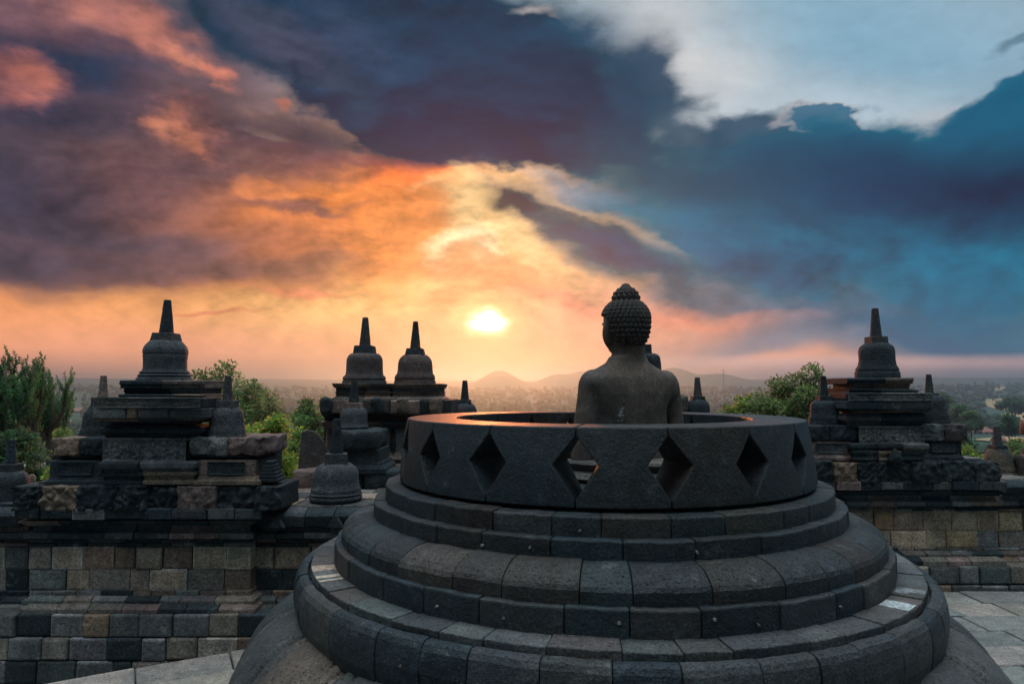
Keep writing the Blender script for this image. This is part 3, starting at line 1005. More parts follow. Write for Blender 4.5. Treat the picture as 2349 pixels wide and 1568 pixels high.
def robe_marks(q, c, pos):
    """a splash of white lichen low on the back and pale streaks"""
    d = q.vec('SUBTRACT', pos, tuple(at(1421, 945, SY - .17)))
    d = q.vec('MULTIPLY', d, (1.0, 0.2, 0.55))
    w = q.math('ADD', q.vec('LENGTH', d), q.math('MULTIPLY', q.math('SUBTRACT', q.noise(pos, 28.0, 4.0, 0.7), 0.5), 0.16))
    c = q.mix(q.rng(w, 0.026, 0.012), c, (0.36, 0.34, 0.32))
    st_ = q.map(pos, (0, 0, 0), 0, (1.0, 1.0, 0.25), 'POINT')
    return q.mix(q.math('MULTIPLY', q.rng(q.noise(st_, 7.0, 5.0, 0.65), 0.56, 0.70), 0.40), c, (0.17, 0.155, 0.14))


M_STATUE = stone_mat('statue_stone', stain=(0.03, 0.034, 0.036), lichen=0.12, stain_amt=0.7, fine=85.0, pit=0.4, bstr=0.45, extra=robe_marks)
bo = B.mb.build('body', M_STATUE, su)
rm = bo.modifiers.new('fuse', 'REMESH'); rm.mode = 'VOXEL'; rm.voxel_size = 0.011; rm.use_smooth_shade = True
sm = bo.modifiers.new('soft', 'SMOOTH'); sm.factor = 0.5; sm.iterations = 15
dg = bpy.context.evaluated_depsgraph_get()
ev = bo.evaluated_get(dg)
me2 = bpy.data.meshes.new_from_object(ev)
bo.modifiers.clear()
bo.data = me2
at_ = me2.attributes.get('Col') or me2.attributes.new('Col', 'FLOAT_COLOR', 'POINT')
at_.data.foreach_set('color', [x for _ in range(len(me2.vertices)) for x in (0.100, 0.074, 0.058, 1.0)])
me2.polygons.foreach_set('use_smooth', [True] * len(me2.polygons))
if not me2.materials: me2.materials.append(M_STATUE)

# hair: a cap, the raised crown and rows of snail-shell curls
mb = MB()
HC = (0.070, 0.053, 0.045)
cap_c = (0, -0.005, 0.035)
rx_, ry_, rz_ = .192, .208, .178
def cap_pt(az_, el_):
    lo = el_ < 0               # below the widest part the hair runs down to the nape
    c_ = math.cos(el_) ** .55 if lo else math.cos(el_)
    return (rx_ * c_ * math.sin(az_), cap_c[1] - ry_ * c_ * math.cos(az_), cap_c[2] + rz_ * math.sin(el_) * (1.38 if lo else 1.0))
def curl(p, nrm, r):
    nrm = nrm.normalized()
    e1 = nrm.orthogonal().normalized(); e2 = nrm.cross(e1)
    rows = []
    for (k, h) in ((1.12, -.5), (1.0, .25), (.80, .62), (.55, .55), (.45, .38), (.28, .62), (.06, .78)):
        rows.append([p + (e1 * math.cos(t) + e2 * math.sin(t)) * r * k + nrm * r * h for t in [2 * math.pi * j / 10 for j in range(10)]])
    mb.grid(rows, tuple(x * rnd.uniform(.8, 1.2) for x in HC), close=True, caps=True)
rows = []
for i in range(13):
    el_ = R(-62 + 152 * i / 12)
    rows.append([hd(*cap_pt(2 * math.pi * j / 28, el_)) for j in range(28)])
def keep(az_, el_):
    """hairline: the back of the head down to the nape, above the forehead in front"""
    f = math.cos(az_)          # 1 at the back
    return math.degrees(el_) > (-62 if f > .62 else -62 + (.62 - f) / .62 * 66 if f > 0 else 4 + (-f) * 22)
vs, fs = [], []
for i in range(12):
    for j in range(28):
        el_ = R(-62 + 152 * (i + .5) / 12)
        az_ = 2 * math.pi * (j + .5) / 28
        if keep(az_, el_):
            b = len(vs)
            vs += [rows[i][j], rows[i][(j + 1) % 28], rows[i + 1][(j + 1) % 28], rows[i + 1][j]]
            fs.append((b, b + 1, b + 2, b + 3))
mb.add(vs, fs, tuple(x * .6 for x in HC))  # cap darker than the curls: shade of the gaps put into its colour
for i in range(14):
    el_ = R(-58 + 10.4 * i)
    n = max(4, round(2 * math.pi * math.cos(el_) * .2 / .0405))
    for j in range(n):
        az_ = 2 * math.pi * (j + .5 * (i % 2)) / n
        if not keep(az_, el_):
            continue
        p = Vector(cap_pt(az_, el_))
        nr_ = Vector(((p.x) / rx_ ** 2, (p.y - cap_c[1]) / ry_ ** 2, (p.z - cap_c[2]) / rz_ ** 2))
        nr_.rotate(Matrix.Rotation(YAW, 3, 'Z'))
        curl(hd(*p), nr_, .0195)
# raised crown
for (rr, zz, nn) in ((.101, .18, 15), (.102, .215, 15), (.088, .249, 13), (.062, .277, 9), (.032, .297, 5)):
    for j in range(nn):
        t = 2 * math.pi * j / nn + zz * 30
        nr_ = Vector((math.cos(t), math.sin(t), (.1 - rr) * 16))
        curl(hd(rr * math.cos(t), -.01 + rr * math.sin(t), zz), nr_, .021)
lathe(mb, hd(0, -.01, 0).x, hd(0, -.01, 0).y, [(.10, hz + .15), (.104, hz + .21), (.090, hz + .25), (.060, hz + .283), (.036, hz + .305), (.033, hz + .328), (.012, hz + .336)], 18, tuple(x * .7 for x in HC))  # crown core coloured darker too, as shade between its curls
mb.build('hair', M_STATUE, su, smooth=True)
# seat the figure sits on
mb = MB()
lathe(mb, SX, SY + 0.18, [(.66, base_z + .001), (.70, base_z + .03), (.68, base_z + .07), (.63, base_z + .09), (.66, base_z + .12), (.68, base_z + .14), (.67, base_z + .165)], 48, (0.11, 0.10, 0.09), amp=.01)
mb.build('pedestal', M_STUPA, su, bevel=0.004)


# ------------------------------------------------------------------ balustrade walls, shrines and small stupas
cxm = lambda X, Y, d: at(X, Y, d).x
czm = lambda Y, d: at(1174.5, Y, d).z
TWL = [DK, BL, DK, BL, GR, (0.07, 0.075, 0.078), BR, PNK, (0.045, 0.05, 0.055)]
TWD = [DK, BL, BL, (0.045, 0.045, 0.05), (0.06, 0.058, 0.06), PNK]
WMIX = [TAN, BR, OCH, BR, GR, (0.17, 0.15, 0.125), (0.28, 0.23, 0.18), (0.10, 0.105, 0.105), (0.32, 0.25, 0.18), (0.25, 0.22, 0.185), (0.27, 0.215, 0.16)]
WTAN = [TAN, OCH, OCH, BR, (0.36, 0.27, 0.175), (0.30, 0.23, 0.16), (0.42, 0.29, 0.16), GR, (0.19, 0.135, 0.09)]
WBASE = [GR, DK, (0.08, 0.09, 0.092), BR, (0.26, 0.22, 0.185), (0.21, 0.175, 0.15), (0.11, 0.115, 0.115), (0.14, 0.14, 0.14)]
WMOULD = [BR, PNK, GR, DK, (0.15, 0.125, 0.105), BL, (0.11, 0.10, 0.095)]


def tier(mb, d0, X0, X1, Yt, Yb, p, depth, pal, bw, rnd, prof=None, jy=0.006, flare=True, gap=0.007):
    """one course given by its outline in the frame, its face standing p in front of the wall plane d0"""
    d = d0 - p
    z0, z1 = czm(Yb, d), czm(Yt, d)
    Ym = (Yt + Yb) / 2
    x0, x1 = cxm(X0, Ym, d), cxm(X1, Ym, d)
    levels = [(z0 + (z1 - z0) * f, e) for f, e in (prof or ((0, 0), (1, 0)))]
    course(mb, x0, x1, levels, d, d0 + depth, bw, pal, rnd, gap=gap, jy=jy, flare=flare)


def part(name, parent, mat=None, bevel=0.008, **kw):
    class _P:
        def __enter__(s):
            s.mb = MB()
            return s.mb
        def __exit__(s, *a):
            s.o = s.mb.build(name, mat or M_TOWER, parent, bevel=bevel, **kw)
    return _P()


def finial(parent, Xc, d, bell, harm, pin, rnd, name='bell', col=None, lean=0.0, sq=4, mat=None, rot=None):
    """bell-shaped stupa top: bell, the block on it and the tapering spike"""
    mat = mat or M_TOWER
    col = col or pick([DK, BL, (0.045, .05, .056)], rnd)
    th = abs(Xc - CXP) / FPX
    k = d / FPX / math.sqrt(1 + th * th)       # a round body off to the side looks wider than it is
    x = cxm(Xc, bell[0][0], d)
    mb = MB()
    lathe(mb, x, d, [(w * k, czm(Y, d)) for Y, w in bell], 40, col, amp=0.006, seed=Xc * .37)
    b = mb.build(name, mat, parent, smooth=True)
    smooth_by_angle(b, 50)
    rot = math.pi / sq if rot is None else rot
    if harm:
        mb = MB()
        f = 1 / math.cos(math.pi / sq) * math.sqrt(1 + th * th) / (1 + th * .8)
        rows = []
        for Y, w in harm:
            rows.append((w * k * f, czm(Y, d)))
        lathe(mb, x, d, rows, sq, pick(TWD, rnd), rot=rot)
        mb.build('block', mat, b, bevel=0.008)
    if pin:
        mb = MB()
        n = len(pin)
        rows = []
        for i in range(9):
            f_ = i / 8
            Y = pin[0][0] + (pin[1][0] - pin[0][0]) * f_
            w = pin[0][1] + (pin[1][1] - pin[0][1]) * f_
            rows.append([(x + lean * f_ + w * k * 1.05 * math.cos(t) + .003 * mnoise.noise(Vector((f_ * 9, t, Xc))), d + w * k * 1.05 * math.sin(t), czm(Y, d)) for t in [math.pi / 8 + 2 * math.pi * j / 8 for j in range(8)]])
        mb.grid(rows, pick(TWD, rnd), close=True, caps=True)
        mb.build('pinnacle', mat, b, bevel=0.007)
    return b


def relief(mb, x0, x1, z0, z1, y, seed, col, npil=5, nx=72, nz=26, amp=0.045):
    """carved panel: upright bands and worn foliage standing out of the ground"""
    rows = []
    for j in range(nz + 1):
        w = j / nz
        row = []
        for i in range(nx + 1):
            u = i / nx
            v = mnoise.noise(Vector((u * 13 + seed, w * 6, seed))) + .6 * mnoise.noise(Vector((u * 27, w * 12 + seed, 3.1)))
            q = abs(((u * npil) % 1) - .5)
            band = 1.0 if q > .40 else 0.0
            lad = 0.35 if (band and int(w * 9) % 2) else 0.0
            h = max(0.0, v) * .9 if not band else .75 - lad
            if w < .05 or w > .95 or u < .012 or u > .988:
                h = .9
            row.append((x0 + (x1 - x0) * u, y - amp * h + .004 * v, z0 + (z1 - z0) * w))
        rows.append(row)
    mb.grid(rows, col)


def shrine(d0, spec, rnd, label, mat=None):
    """a wall-top shrine; spec holds the outlines of its courses"""
    S_ = spec
    x = cxm(S_['X'], S_['band'][2], d0)
    t = thing('wall_shrine', (x, d0 + .45, czm(S_['rough'][3], d0)), label, 'shrine')
    X = S_['X']
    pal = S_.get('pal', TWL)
    # rough, half carved stones lying along the cornice
    x0, x1, yt, yb = S_['rough']
    with part('antefix_course', t, bevel=0, smooth=True) as mb:
        d = d0 - .12
        cuts = [x0]
        while cuts[-1] < x1 - 40:
            cuts.append(cuts[-1] + rnd.uniform(58, 98) * S_['k'])
        cuts[-1] = x1
        for a, b in zip(cuts[:-1], cuts[1:]):
            h = rnd.uniform(-2, 4)
            rough_stone(mb, cxm(a, yb, d), cxm(b, yb, d), d0 - .14 + rnd.uniform(-.03, .02), d0 + .45, czm(yb + 2, d), czm(yt + h, d), pick(pal, rnd), rnd.uniform(0, 50), amp=.013, rnd_=.10, n=(22, 6, 14), freq=9, carve=rnd.uniform(.015, .05))
    with part('core', t) as mb:
        a, b, yt, yb = S_['core']
        mb.box(cxm(a, yb, d0 + .1), cxm(b, yb, d0 + .1), d0 + .08, d0 + .85, czm(yb, d0), czm(S_['wings_top'][0][2] + 4, d0), DK)
        r_ = S_['roof']
        w_ = (r_[1] - r_[0]) * .1
        mb.box(cxm(r_[0] + w_, yb, d0 + .1), cxm(r_[1] - w_, yb, d0 + .1), d0 + .084, d0 + .26, czm(S_['wings_top'][0][2] + 5, d0), czm(yt + 3, d0), DK)
    for key, nm in (('plinth_low', 'plinth'), ('plinth_up', 'plinth')):
        a, b, yt, yb, p = S_[key]
        with part(nm, t) as mb:
            pr = ((0, .0), (.28, .0), (.34, -.018), (.62, -.018), (.70, .01), (1, .01)) if key == 'plinth_low' else ((0, -.02), (.22, -.015), (.36, .012), (.85, .014), (1, .0))
            tier(mb, d0, a, b, yt, yb, p, .5, pal, .42 * S_['k'], rnd, pr, jy=.01)
    k_ = S_['k']
    r0_, r1_, ry0, ry1, rp = S_['roof']
    q0, q1, qt, qb = S_['rough']
    n0, n1, nt_, nb_, np_ = S_['neck'][0]
    for a, b, yt, yb, p in ((r0_ + 7, r1_ - 5, ry1, ry1 + 5 * k_, rp - .05), (r0_ + 16, r1_ - 12, ry1 + 5 * k_, ry1 + 9 * k_, rp - .09), (n0 + 6, n1 - 6, nb_ - 1, nb_ + 4 * k_, np_ - .01),
                            (q0 + 58 * k_, q1 - 48 * k_, qt - 7 * k_, qt - 1, .02), (q0 + 40 * k_, q1 - 30 * k_, qt - 1, qt + 5 * k_, .06)):
        with part('thin_cornice', t, bevel=.004) as mb:
            tier(mb, d0, a, b, yt, yb, p, .25, pal, .5, rnd, jy=.006)
    a, b, yt, yb, p = S_['panel']
    with part('relief_panel', t, bevel=0, smooth=True) as mb:
        d = d0 - p
        m_ = a + (b - a) * S_.get('split', .44)
        for q0, q1 in ((a, m_), (m_ + 1.2, b)):
            relief(mb, cxm(q0, yt, d), cxm(q1, yt, d), czm(yb, d), czm(yt, d), d, rnd.uniform(0, 30), pick(S_.get('panelpal', [GR, (0.13, .13, .125)]), rnd), npil=3 if q1 - q0 < 100 else 4, nx=48)
        mb.box(cxm(a + 1, yt, d), cxm(b - 1, yt, d), d + .03, d0 + .5, czm(yb, d), czm(yt, d), DK)
    for a, b, yt, yb, p, amp in S_['wings_top']:
        with part('wing_cornice', t, bevel=0, smooth=True) as mb:
            d = d0 - p
            n = 2 if b - a > 80 else 1
            for i in range(n):
                q0, q1 = a + (b - a) * i / n, a + (b - a) * (i + 1) / n
                rough_stone(mb, cxm(q0 + .6, yt, d), cxm(q1 - .6, yt, d), d, d0 + .6, czm(yb, d), czm(yt, d), pick(pal, rnd), rnd.uniform(0, 50), amp=amp * .8, rnd_=.10, n=(14, 5, 9), freq=11, carve=.02)
            tier(mb, d0, a + 6, b - 12, yb, yb + 11, p - .05, .5, TWD, .5, rnd, ((0, -.04), (.5, -.03), (1, .0)))
    for a, b, yt, yb, p, rl in S_['wings']:
        with part('side_wing', t) as mb:
            tier(mb, d0, a, b, yb - (yb - yt) * .34, yb, p + .03, .55, pal, .5, rnd, ((0, .02), (.5, .02), (.6, .0), (1, -.01)))
            tier(mb, d0, a + 5, b - 6, yt, yb - (yb - yt) * .34, p, .55, pal, .6, rnd)
        if rl:
            with part('side_relief', t, bevel=0, smooth=True) as mb:
                d = d0 - p - .012
                w = b - a
                relief(mb, cxm(a + w * .2, yt, d), cxm(b - w * .2, yt, d), czm(yb - (yb - yt) * .42, d), czm(yt + (yb - yt) * .08, d), d, rnd.uniform(0, 40), pick(pal, rnd), npil=1, nx=30, nz=14, amp=.02)
    # neck mouldings under the roof
    for a, b, yt, yb, p in S_['neck']:
        with part('neck_moulding', t) as mb:
            tier(mb, d0, a, b, yt, yb, p, .28, TWD, .5, rnd, ((0, -.03), (.35, -.02), (.45, .015), (.75, .015), (.85, -.01), (1, -.02)))
    a, b, yt, yb, p = S_['roof']
    with part('roof_tier', t, bevel=0.012) as mb:
        ym = yt + (yb - yt) * .5
        d = d0 - p
        cuts = None
        if 'roofcuts' in S_:
            cuts = [cxm(c, ym, d) for c in S_['roofcuts']]
        for q0, q1, e in ((yt, ym, -.004), (ym, yb, .004)):
            z0, z1 = czm(q1, d), czm(q0, d)
            course(mb, cxm(a, ym, d), cxm(b, ym, d), [(z0, e), (z1, e)], d, d0 + .26, .45, S_.get('roofpal', pal), rnd, gap=.006, cuts=cuts)
    with part('roof_carving', t, bevel=0, smooth=True) as mb:
        d = d0 - p - .006
        relief(mb, cxm(a + 3, yt, d), cxm(b - 3, yt, d), czm(ym - 1, d), czm(yt + 2, d), d, rnd.uniform(0, 40), pick([GR, (0.13, .12, .11)], rnd), npil=1, nx=90, nz=12, amp=.022)
    for a, b, yt, yb, p in S_['base']:
        with part('finial_base', t) as mb:
            dd = d0 + .12
            z0, z1 = czm(yb, dd - p), czm(yt, dd - p)
            course(mb, cxm(a, yt, dd - p), cxm(b, yt, dd - p), [(z0, 0), (z0 + (z1 - z0) * .4, 0), (z0 + (z1 - z0) * .5, .02), (z1 - .01, .02), (z1, .012)], dd - p, dd + .55 + p, .5, [BR, PNK, DK, BL, GR], rnd, flare=False, jy=.012)
    finial(t, X + S_.get('fdx', 0), d0 + .38, *S_['finial'], rnd)
    for Xc, dd, args in S_['corners']:
        finial(t, Xc, d0 + dd, *args, rnd, name='corner_bell')
    return t


rnd = random.Random(21)
DL, DR = 7.0, 8.45
LEFT = dict(k=1.0, X=378, band=(30, 600, 1166, 1191), rough=(30, 645, 1112, 1168), core=(120, 590, 915, 1112), split=.44,
            plinth_low=(234, 446, 1082, 1112, .16), plinth_up=(228, 447, 1058, 1082, .17), panel=(242, 432, 1004, 1059, .06), panelpal=[(0.15, .15, .148), (0.19, .185, .175)],
            wings_top=[(434, 608, 1003, 1044, .10, .032), (121, 240, 1004, 1045, .04, .012)],
            wings=[(449, 594, 1054, 1112, .09, True), (108, 240, 1056, 1112, .02, True)],
            neck=[(230, 462, 975, 1005, .07), (250, 442, 959, 976, .0)], roof=(214, 465, 911, 960, .20),
            roofcuts=[214, 290, 316, 388, 465], roofpal=[GR, (0.13, .13, .12), BR, DK, (0.10, .10, .10)], base=[(275, 472, 871, 890, .06), (286, 462, 889, 906, -.02), (273, 474, 904, 913, .07)],
            finial=([(872, 66), (868, 66), (864, 61), (861, 63), (857, 57), (854, 59), (850, 53), (845, 51), (826, 51), (813.5, 52.5), (812, 51), (811, 53), (803, 53), (795, 50), (788, 44), (782, 38)], [(783, 36), (764, 31)], [(765, 17.5), (688, 8.5)]),
            corners=[(519.5, .16, ([(1008, 49), (999, 49), (993, 45), (989, 46), (981, 42), (972, 40), (955, 38.5), (945, 36), (938, 30), (934, 26)], [(935, 26), (917, 25)], [(918, 12.5), (861, 7.5)])),
                     (232, .38, ([(1008, 56), (999, 55), (993, 50), (989, 51), (981, 46), (972, 45), (955, 43.5), (945, 41), (938, 34), (928, 27)], [(930, 26), (911, 25)], [(913, 12.5), (861, 7.5)]))])
s_left = shrine(DL, LEFT, rnd, 'large dark shrine with bell-shaped top standing on the wall at left')
RIGHT = dict(k=.83, X=2013, band=(1863, 2297, 1104, 1124), rough=(1840, 2292, 1056, 1104), core=(1870, 2205, 902, 1056), split=.38,
             plinth_low=(1957, 2127, 1033, 1056, .16), plinth_up=(1954, 2129, 1017, 1034, .17), panel=(1966, 2115, 977, 1018, .06), panelpal=[(0.22, .21, .20), (0.19, .185, .18)],
             wings_top=[(1840, 1964, 975, 1011, .05, .012), (2116, 2221, 973, 1011, .07, .022)],
             wings=[(1846, 1962, 1013, 1056, .04, True), (2117, 2207, 1012, 1054, .02, True)],
             neck=[(1938, 2130, 949, 977, .07), (1950, 2112, 936, 950, .0)], roof=(1940, 2141, 900, 938, .16),
             base=[(1942, 2095, 866, 880, .06), (1953, 2086, 879, 892, -.02), (1946, 2108, 890, 901, .02)],
             finial=([(867, 53), (854, 53), (851, 50), (849, 51), (845, 50), (838, 45), (825, 43), (805, 42.5), (796, 40), (791, 34), (787, 28)], [(789, 26.5), (772, 26)], [(773, 14), (707, 8)]),
             corners=[(1892, .25, ([(975, 39), (966, 39), (961, 37), (958, 38), (952, 34), (940, 33), (928, 32), (923, 29), (918, 22)], [(920, 21), (907, 19)], [(909, 11), (862, 6.5)])),
                      (2135, .25, ([(972, 46), (963, 46), (958, 43), (955, 44), (948, 40), (930, 39), (918, 37), (911, 32), (906, 24)], [(908, 22), (901, 20)], [(903, 11), (858, 6.5)]))])
s_right = shrine(DR, RIGHT, rnd, 'large dark shrine with a single tall bell top on the wall at right')
mb = MB()
p0 = at(2055, 1060, DR - .16)
rough_stone(mb, cxm(2039, 1060, DR - .2), cxm(2071, 1060, DR - .2), DR - .26, DR - .12, czm(1062, DR - .2), czm(1032, DR - .2), DK, 4.2, amp=.015, rnd_=.75, n=(7, 4, 7), freq=9)
zb_, zt_ = czm(1062, DR - .2), czm(1032, DR - .2)
xm_ = cxm(2055, 1060, DR - .2)
mb.v = [(xm_ + (x - xm_) * (1.25 - .95 * max(0, (z - zb_) / (zt_ - zb_))), y, z + .12 * max(0, (z - zb_) - .08)) for x, y, z in mb.v]
an = mb.build('antefix_stone', M_TOWER, origin=(p0.x, DR - .19, czm(1062, DR - .2)), smooth=True)
tag(an, 'small pointed carved stone standing at the foot of the right shrine', 'carved stone')
mb = MB()
for i in range(6):
    f = i / 5
    w = 24 - 15 * f
    Y = 1104 - 8 * i
    mb.box(cxm(617 - w, Y, 6.95), cxm(617 + w, Y, 6.95), 6.9 + .03 * f, 7.12 - .03 * f, czm(Y, 6.95), czm(Y - 7.4, 6.95), pick([DK, BL], rnd))
an = mb.build('stepped_antefix', M_TOWER, origin=(cxm(617, 1104, 6.95), 7.0, czm(1104, 6.95)), bevel=.008)
tag(an, 'small dark stepped pyramid stone at the right end of the left shrine', 'carved stone')


def wall(d0, k, X0, X1, Y, label, rnd, rec_l=None, rec_r=None, rows_pal=WMIX, low=-3.1, coping_r=True):
    """balustrade wall in courses: cornice band, mouldings, plain block rows, stepped foot; Y holds the course lines"""
    x = cxm((X0 + X1) / 2, 1250, d0)
    t = thing('balustrade_wall', (x, d0 + .4, low), label, 'wall')
    bw = .30
    spans = [(X0, X1, 0.0)]
    if rec_l: spans.append((rec_l, X0, -.16))
    if rec_r: spans.append((X1, rec_r, -.16))
    for (a, b, p) in spans:
        main = p == 0.0
        d = d0 - p
        with part('block_row', t, M_WALL, bevel=.011) as mb:
            for q0, q1 in ((Y['r0'], Y['r1']), (Y['r1'], Y['r2'])):
                tier(mb, d0, a, b, q0, q1, p, .5 - p, rows_pal if main else WMIX + [DK, BL, GR], bw * rnd.uniform(.9, 1.1), rnd, jy=.009, flare=False)
            tier(mb, d0, a, b, Y['r2'], Y['s1'] + 2, p + .02, .5 - p, WMOULD, bw * .8, rnd, flare=False)
            tier(mb, d0, a, b, Y['m1'], Y['r0'], p + .012, .5 - p, WMOULD + [DK, BL], bw * .9, rnd, flare=False)
        with part('foot_moulding', t, M_WALL, bevel=.009) as mb:
            tier(mb, d0, a, b, Y['s1'], Y['s2'], p + .05, .5 - p, WMOULD, bw, rnd, ((0, .045), (.62, .045), (.72, .03), (1, .0)))
            tier(mb, d0, a, b, Y['s2'], Y['s3'], p + .11, .5 - p, WMOULD, bw, rnd, ((0, .06), (.68, .06), (.78, .04), (1, .0)))
        with part('upper_moulding', t, M_TOWER, bevel=.007) as mb:
            tier(mb, d0, a - 3, b + 3, Y['m0'], Y['m0'] + (Y['m1'] - Y['m0']) * .75, p + .05, .5 - p, TWL, bw, rnd, ((0, .03), (.42, .03), (.5, -.02), (.62, -.02), (.7, -.03), (1, -.03)), jy=.01)
            tier(mb, d0, a, b, Y['m0'] + (Y['m1'] - Y['m0']) * .75, Y['m1'], p + .005, .5 - p, TWD, bw, rnd)
            if main:
                tier(mb, d0, a - 6, b + 4, Y['c1'], Y['m0'], p + .03, .5 - p, TWD, .5, rnd, ((0, 0), (.3, 0), (.35, .03), (.6, .03), (.65, .05), (1, .05)))
        if main:
            with part('cornice_band', t, M_TOWER, bevel=.008) as mb:
                tier(mb, d0, a - 34 * k, b + 26 * k, Y['c0'], Y['c1'], .15, .6, TWL + [GR, BR, PAL], bw * 1.05, rnd, jy=.012)
        else:
            # fluted coping stones over a plain band
            with part('plain_band', t, M_TOWER, bevel=.008) as mb:
                tier(mb, d0, a, b, Y['m0'] - 2, Y['m0'] + (Y['m1'] - Y['m0']) * .62, p + .04, .5 - p, TWL + [BR, GR], bw * 1.1, rnd, flare=False)
            with part('coping', t, M_TOWER, bevel=.008) as mb:
                za, zb = czm(Y['m0'] - 2, d), czm(Y['c0'] - 3 * k, d)
                xa, xb = cxm(a, Y['c0'], d), cxm(b, Y['c0'], d)
                n = max(2, round((xb - xa) / .30))
                for i in range(n):
                    q0, q1 = xa + (xb - xa) * i / n + .004, xa + (xb - xa) * (i + 1) / n - .004
                    col = pick([DK, BL, (0.07, .08, .085)], rnd)
                    rows = []
                    for (f, e) in ((0, .10), (.35, .12), (.62, .13), (.8, .10), (.94, .03), (1, -.02)):
                        rows.append([(q0, d - e, za + (zb - za) * f), (q1, d - e, za + (zb - za) * f), (q1, d + .9, za + (zb - za) * f), (q0, d + .9, za + (zb - za) * f)])
                    mb.grid(rows, col, close=True, caps=True)
                    if i % 2:
                        m_ = q0 + .02
                        w = .085
                        mb.add([(m_ - w, d - .175, za), (m_ + w, d - .175, za), (m_, d - .165, za + (zb - za) * .72), (m_ - w, d - .08, za), (m_ + w, d - .08, za), (m_, d - .05, za + (zb - za) * .9)],
                               [(0, 1, 2), (5, 4, 3), (0, 2, 5, 3), (1, 4, 5, 2), (0, 3, 4, 1)], col)
            with part('flat_capstones', t, M_TOWER, bevel=.012) as mb:
                zt = zb + .01
                yy = d + .06
                for r_ in range(3):
                    course(mb, xa, xb, [(zt - .05, 0), (zt + rnd.uniform(.0, .03), 0)], yy, yy + .36, .45, [GR, BR, PNK, DK, (0.13, .12, .11)], rnd, jy=.03, jz=.012)
                    yy += .37
    # stepped foot rows run on under everything
    X0b = (rec_l if rec_l is not None else X0) - 5
    X1b = (rec_r if rec_r is not None else X1) + 5
    with part('base_row', t, M_WALL, bevel=.014) as mb:
        z = czm(Y['s3'], d0 - .2)
        h = czm(Y['s3'], d0 - .2) - czm(Y['s4'], d0 - .2)
        i = 0
        while z > low - EZ + EZ + .02:
            z0 = max(z - h, low)
            if z - z0 < .06:
                break
            course(mb, cxm(X0b, 1420, d0 - .2), cxm(X1b, 1420, d0 - .2), [(z0 + .004, 0), (z - .004, 0)], d0 - .2 - .012 * i, d0 + .6, bw * 1.05, WBASE, rnd, jy=.012, jz=.003)
            z = z0
            i += 1
    return t


YL = dict(c0=1166, c1=1191, m0=1205, m1=1244, r0=1253, r1=1305, r2=1354, s1=1367, s2=1385, s3=1408, s4=1461)
YR = dict(c0=1104, c1=1124, m0=1136, m1=1166, r0=1171, r1=1217, r2=1256, s1=1263, s2=1277, s3=1298, s4=1341)
PLAT = -0.85                   # level of the passage below the round terrace
w_left = wall(DL, 1.0, 66, 576, YL, 'left balustrade wall of tan and grey stone blocks below the large left shrine', random.Random(31), rec_l=-260, rec_r=905, low=PLAT)
w_right = wall(DR, .83, 1880, 2290, YR, 'right balustrade wall with ochre stone blocks and fluted coping under the right shrine', random.Random(33), rec_l=1640, rec_r=2560, rows_pal=WTAN, low=PLAT)

# lower passage between terrace and wall
mb = MB()
mb.box(-30, 40, -20, 30, PLAT - .6, PLAT - .02, (0.16, .16, .15))
pa = mb.build('passage_ground', M_FLOOR)
tag(pa, kind='structure')

# ---- small stupas on the walls
rnd = random.Random(44)


def small_stupa(Xc, d, foot_Y, bell, harm, pin, label, sq=4, rot=None, col=None, group='small stupas along the balustrade walls', lean=0.0):
    t = thing('small_stupa', at(Xc, foot_Y, d), label, 'stupa', group)
    finial(t, Xc, d, bell, harm, pin, rnd, name='bell', col=col, sq=sq, rot=rot, lean=lean)
    return t


small_stupa(770, 7.46, 1157, [(1157, 54), (1147, 56), (1143, 60), (1138, 61), (1134, 58), (1130, 60), (1126, 57), (1122, 58), (1117, 56), (1113, 54), (1100, 52), (1084, 51), (1074, 47), (1067, 40), (1062, 33)],
            [(1064, 31), (1039, 29)], [(1041, 15.5), (960, 8)], 'weathered grey small stupa on the wall top just left of the big round stupa', rot=math.pi / 4 + .25, col=(0.055, .062, .07))
small_stupa(811, 8.75, 990, [(990, 33), (986, 34), (982, 33), (978, 35), (974, 33), (968, 31.5), (955, 32), (946, 31), (939, 27), (934, 22)],
            [(936, 21), (923, 20)], [(925, 12), (872, 7)], 'small dark stupa on a worn carved pedestal in front of the twin-topped shrine')
small_stupa(19, 7.46, 1160, [(1160, 54), (1147, 55), (1141, 50), (1134, 52), (1126, 48), (1110, 49), (1097, 48), (1088, 42), (1080, 32)],
            [(1082, 31), (1063, 29)], [(1065, 15.5), (1007, 9)], 'dark small stupa at the far left edge beside the left shrine')
small_stupa(1066, 11.6, 985, [(985, 31), (972, 31), (966, 28), (950, 27.5), (940, 27), (931, 24), (925, 18)], [(926, 16), (916, 14.5)], [(918, 10), (872, 5.5)],
            'tiny stupa silhouette behind the rim between twin shrine and statue')
small_stupa(1602, 11.0, 990, [(990, 30), (970, 30), (960, 28), (945, 28), (930, 27), (922, 24), (916, 17)], [(918, 17.5), (908, 16)], [(910, 10.4), (865, 5.6)],
            'small dark stupa behind the rim just right of the seated statue')
small_stupa(2292, 9.25, 1100, [(1100, 42), (1090, 44), (1084, 45), (1080, 41), (1076, 42), (1070, 39), (1058, 35), (1045, 33), (1036, 28), (1029, 23)],
            [(1031, 22), (1020, 21)], [(1023, 12.5), (976, 7.5)], 'brown small stupa on the wall coping at the far right', col=(0.10, .075, .05))
mb = MB()
d = 8.0
lathe(mb, cxm(73, 1110, d), d, [(.037, czm(1150, d)), (.037, czm(1096, d)), (.031, czm(1090, d)), (.015, czm(1087, d))], 14, BR, amp=.004)
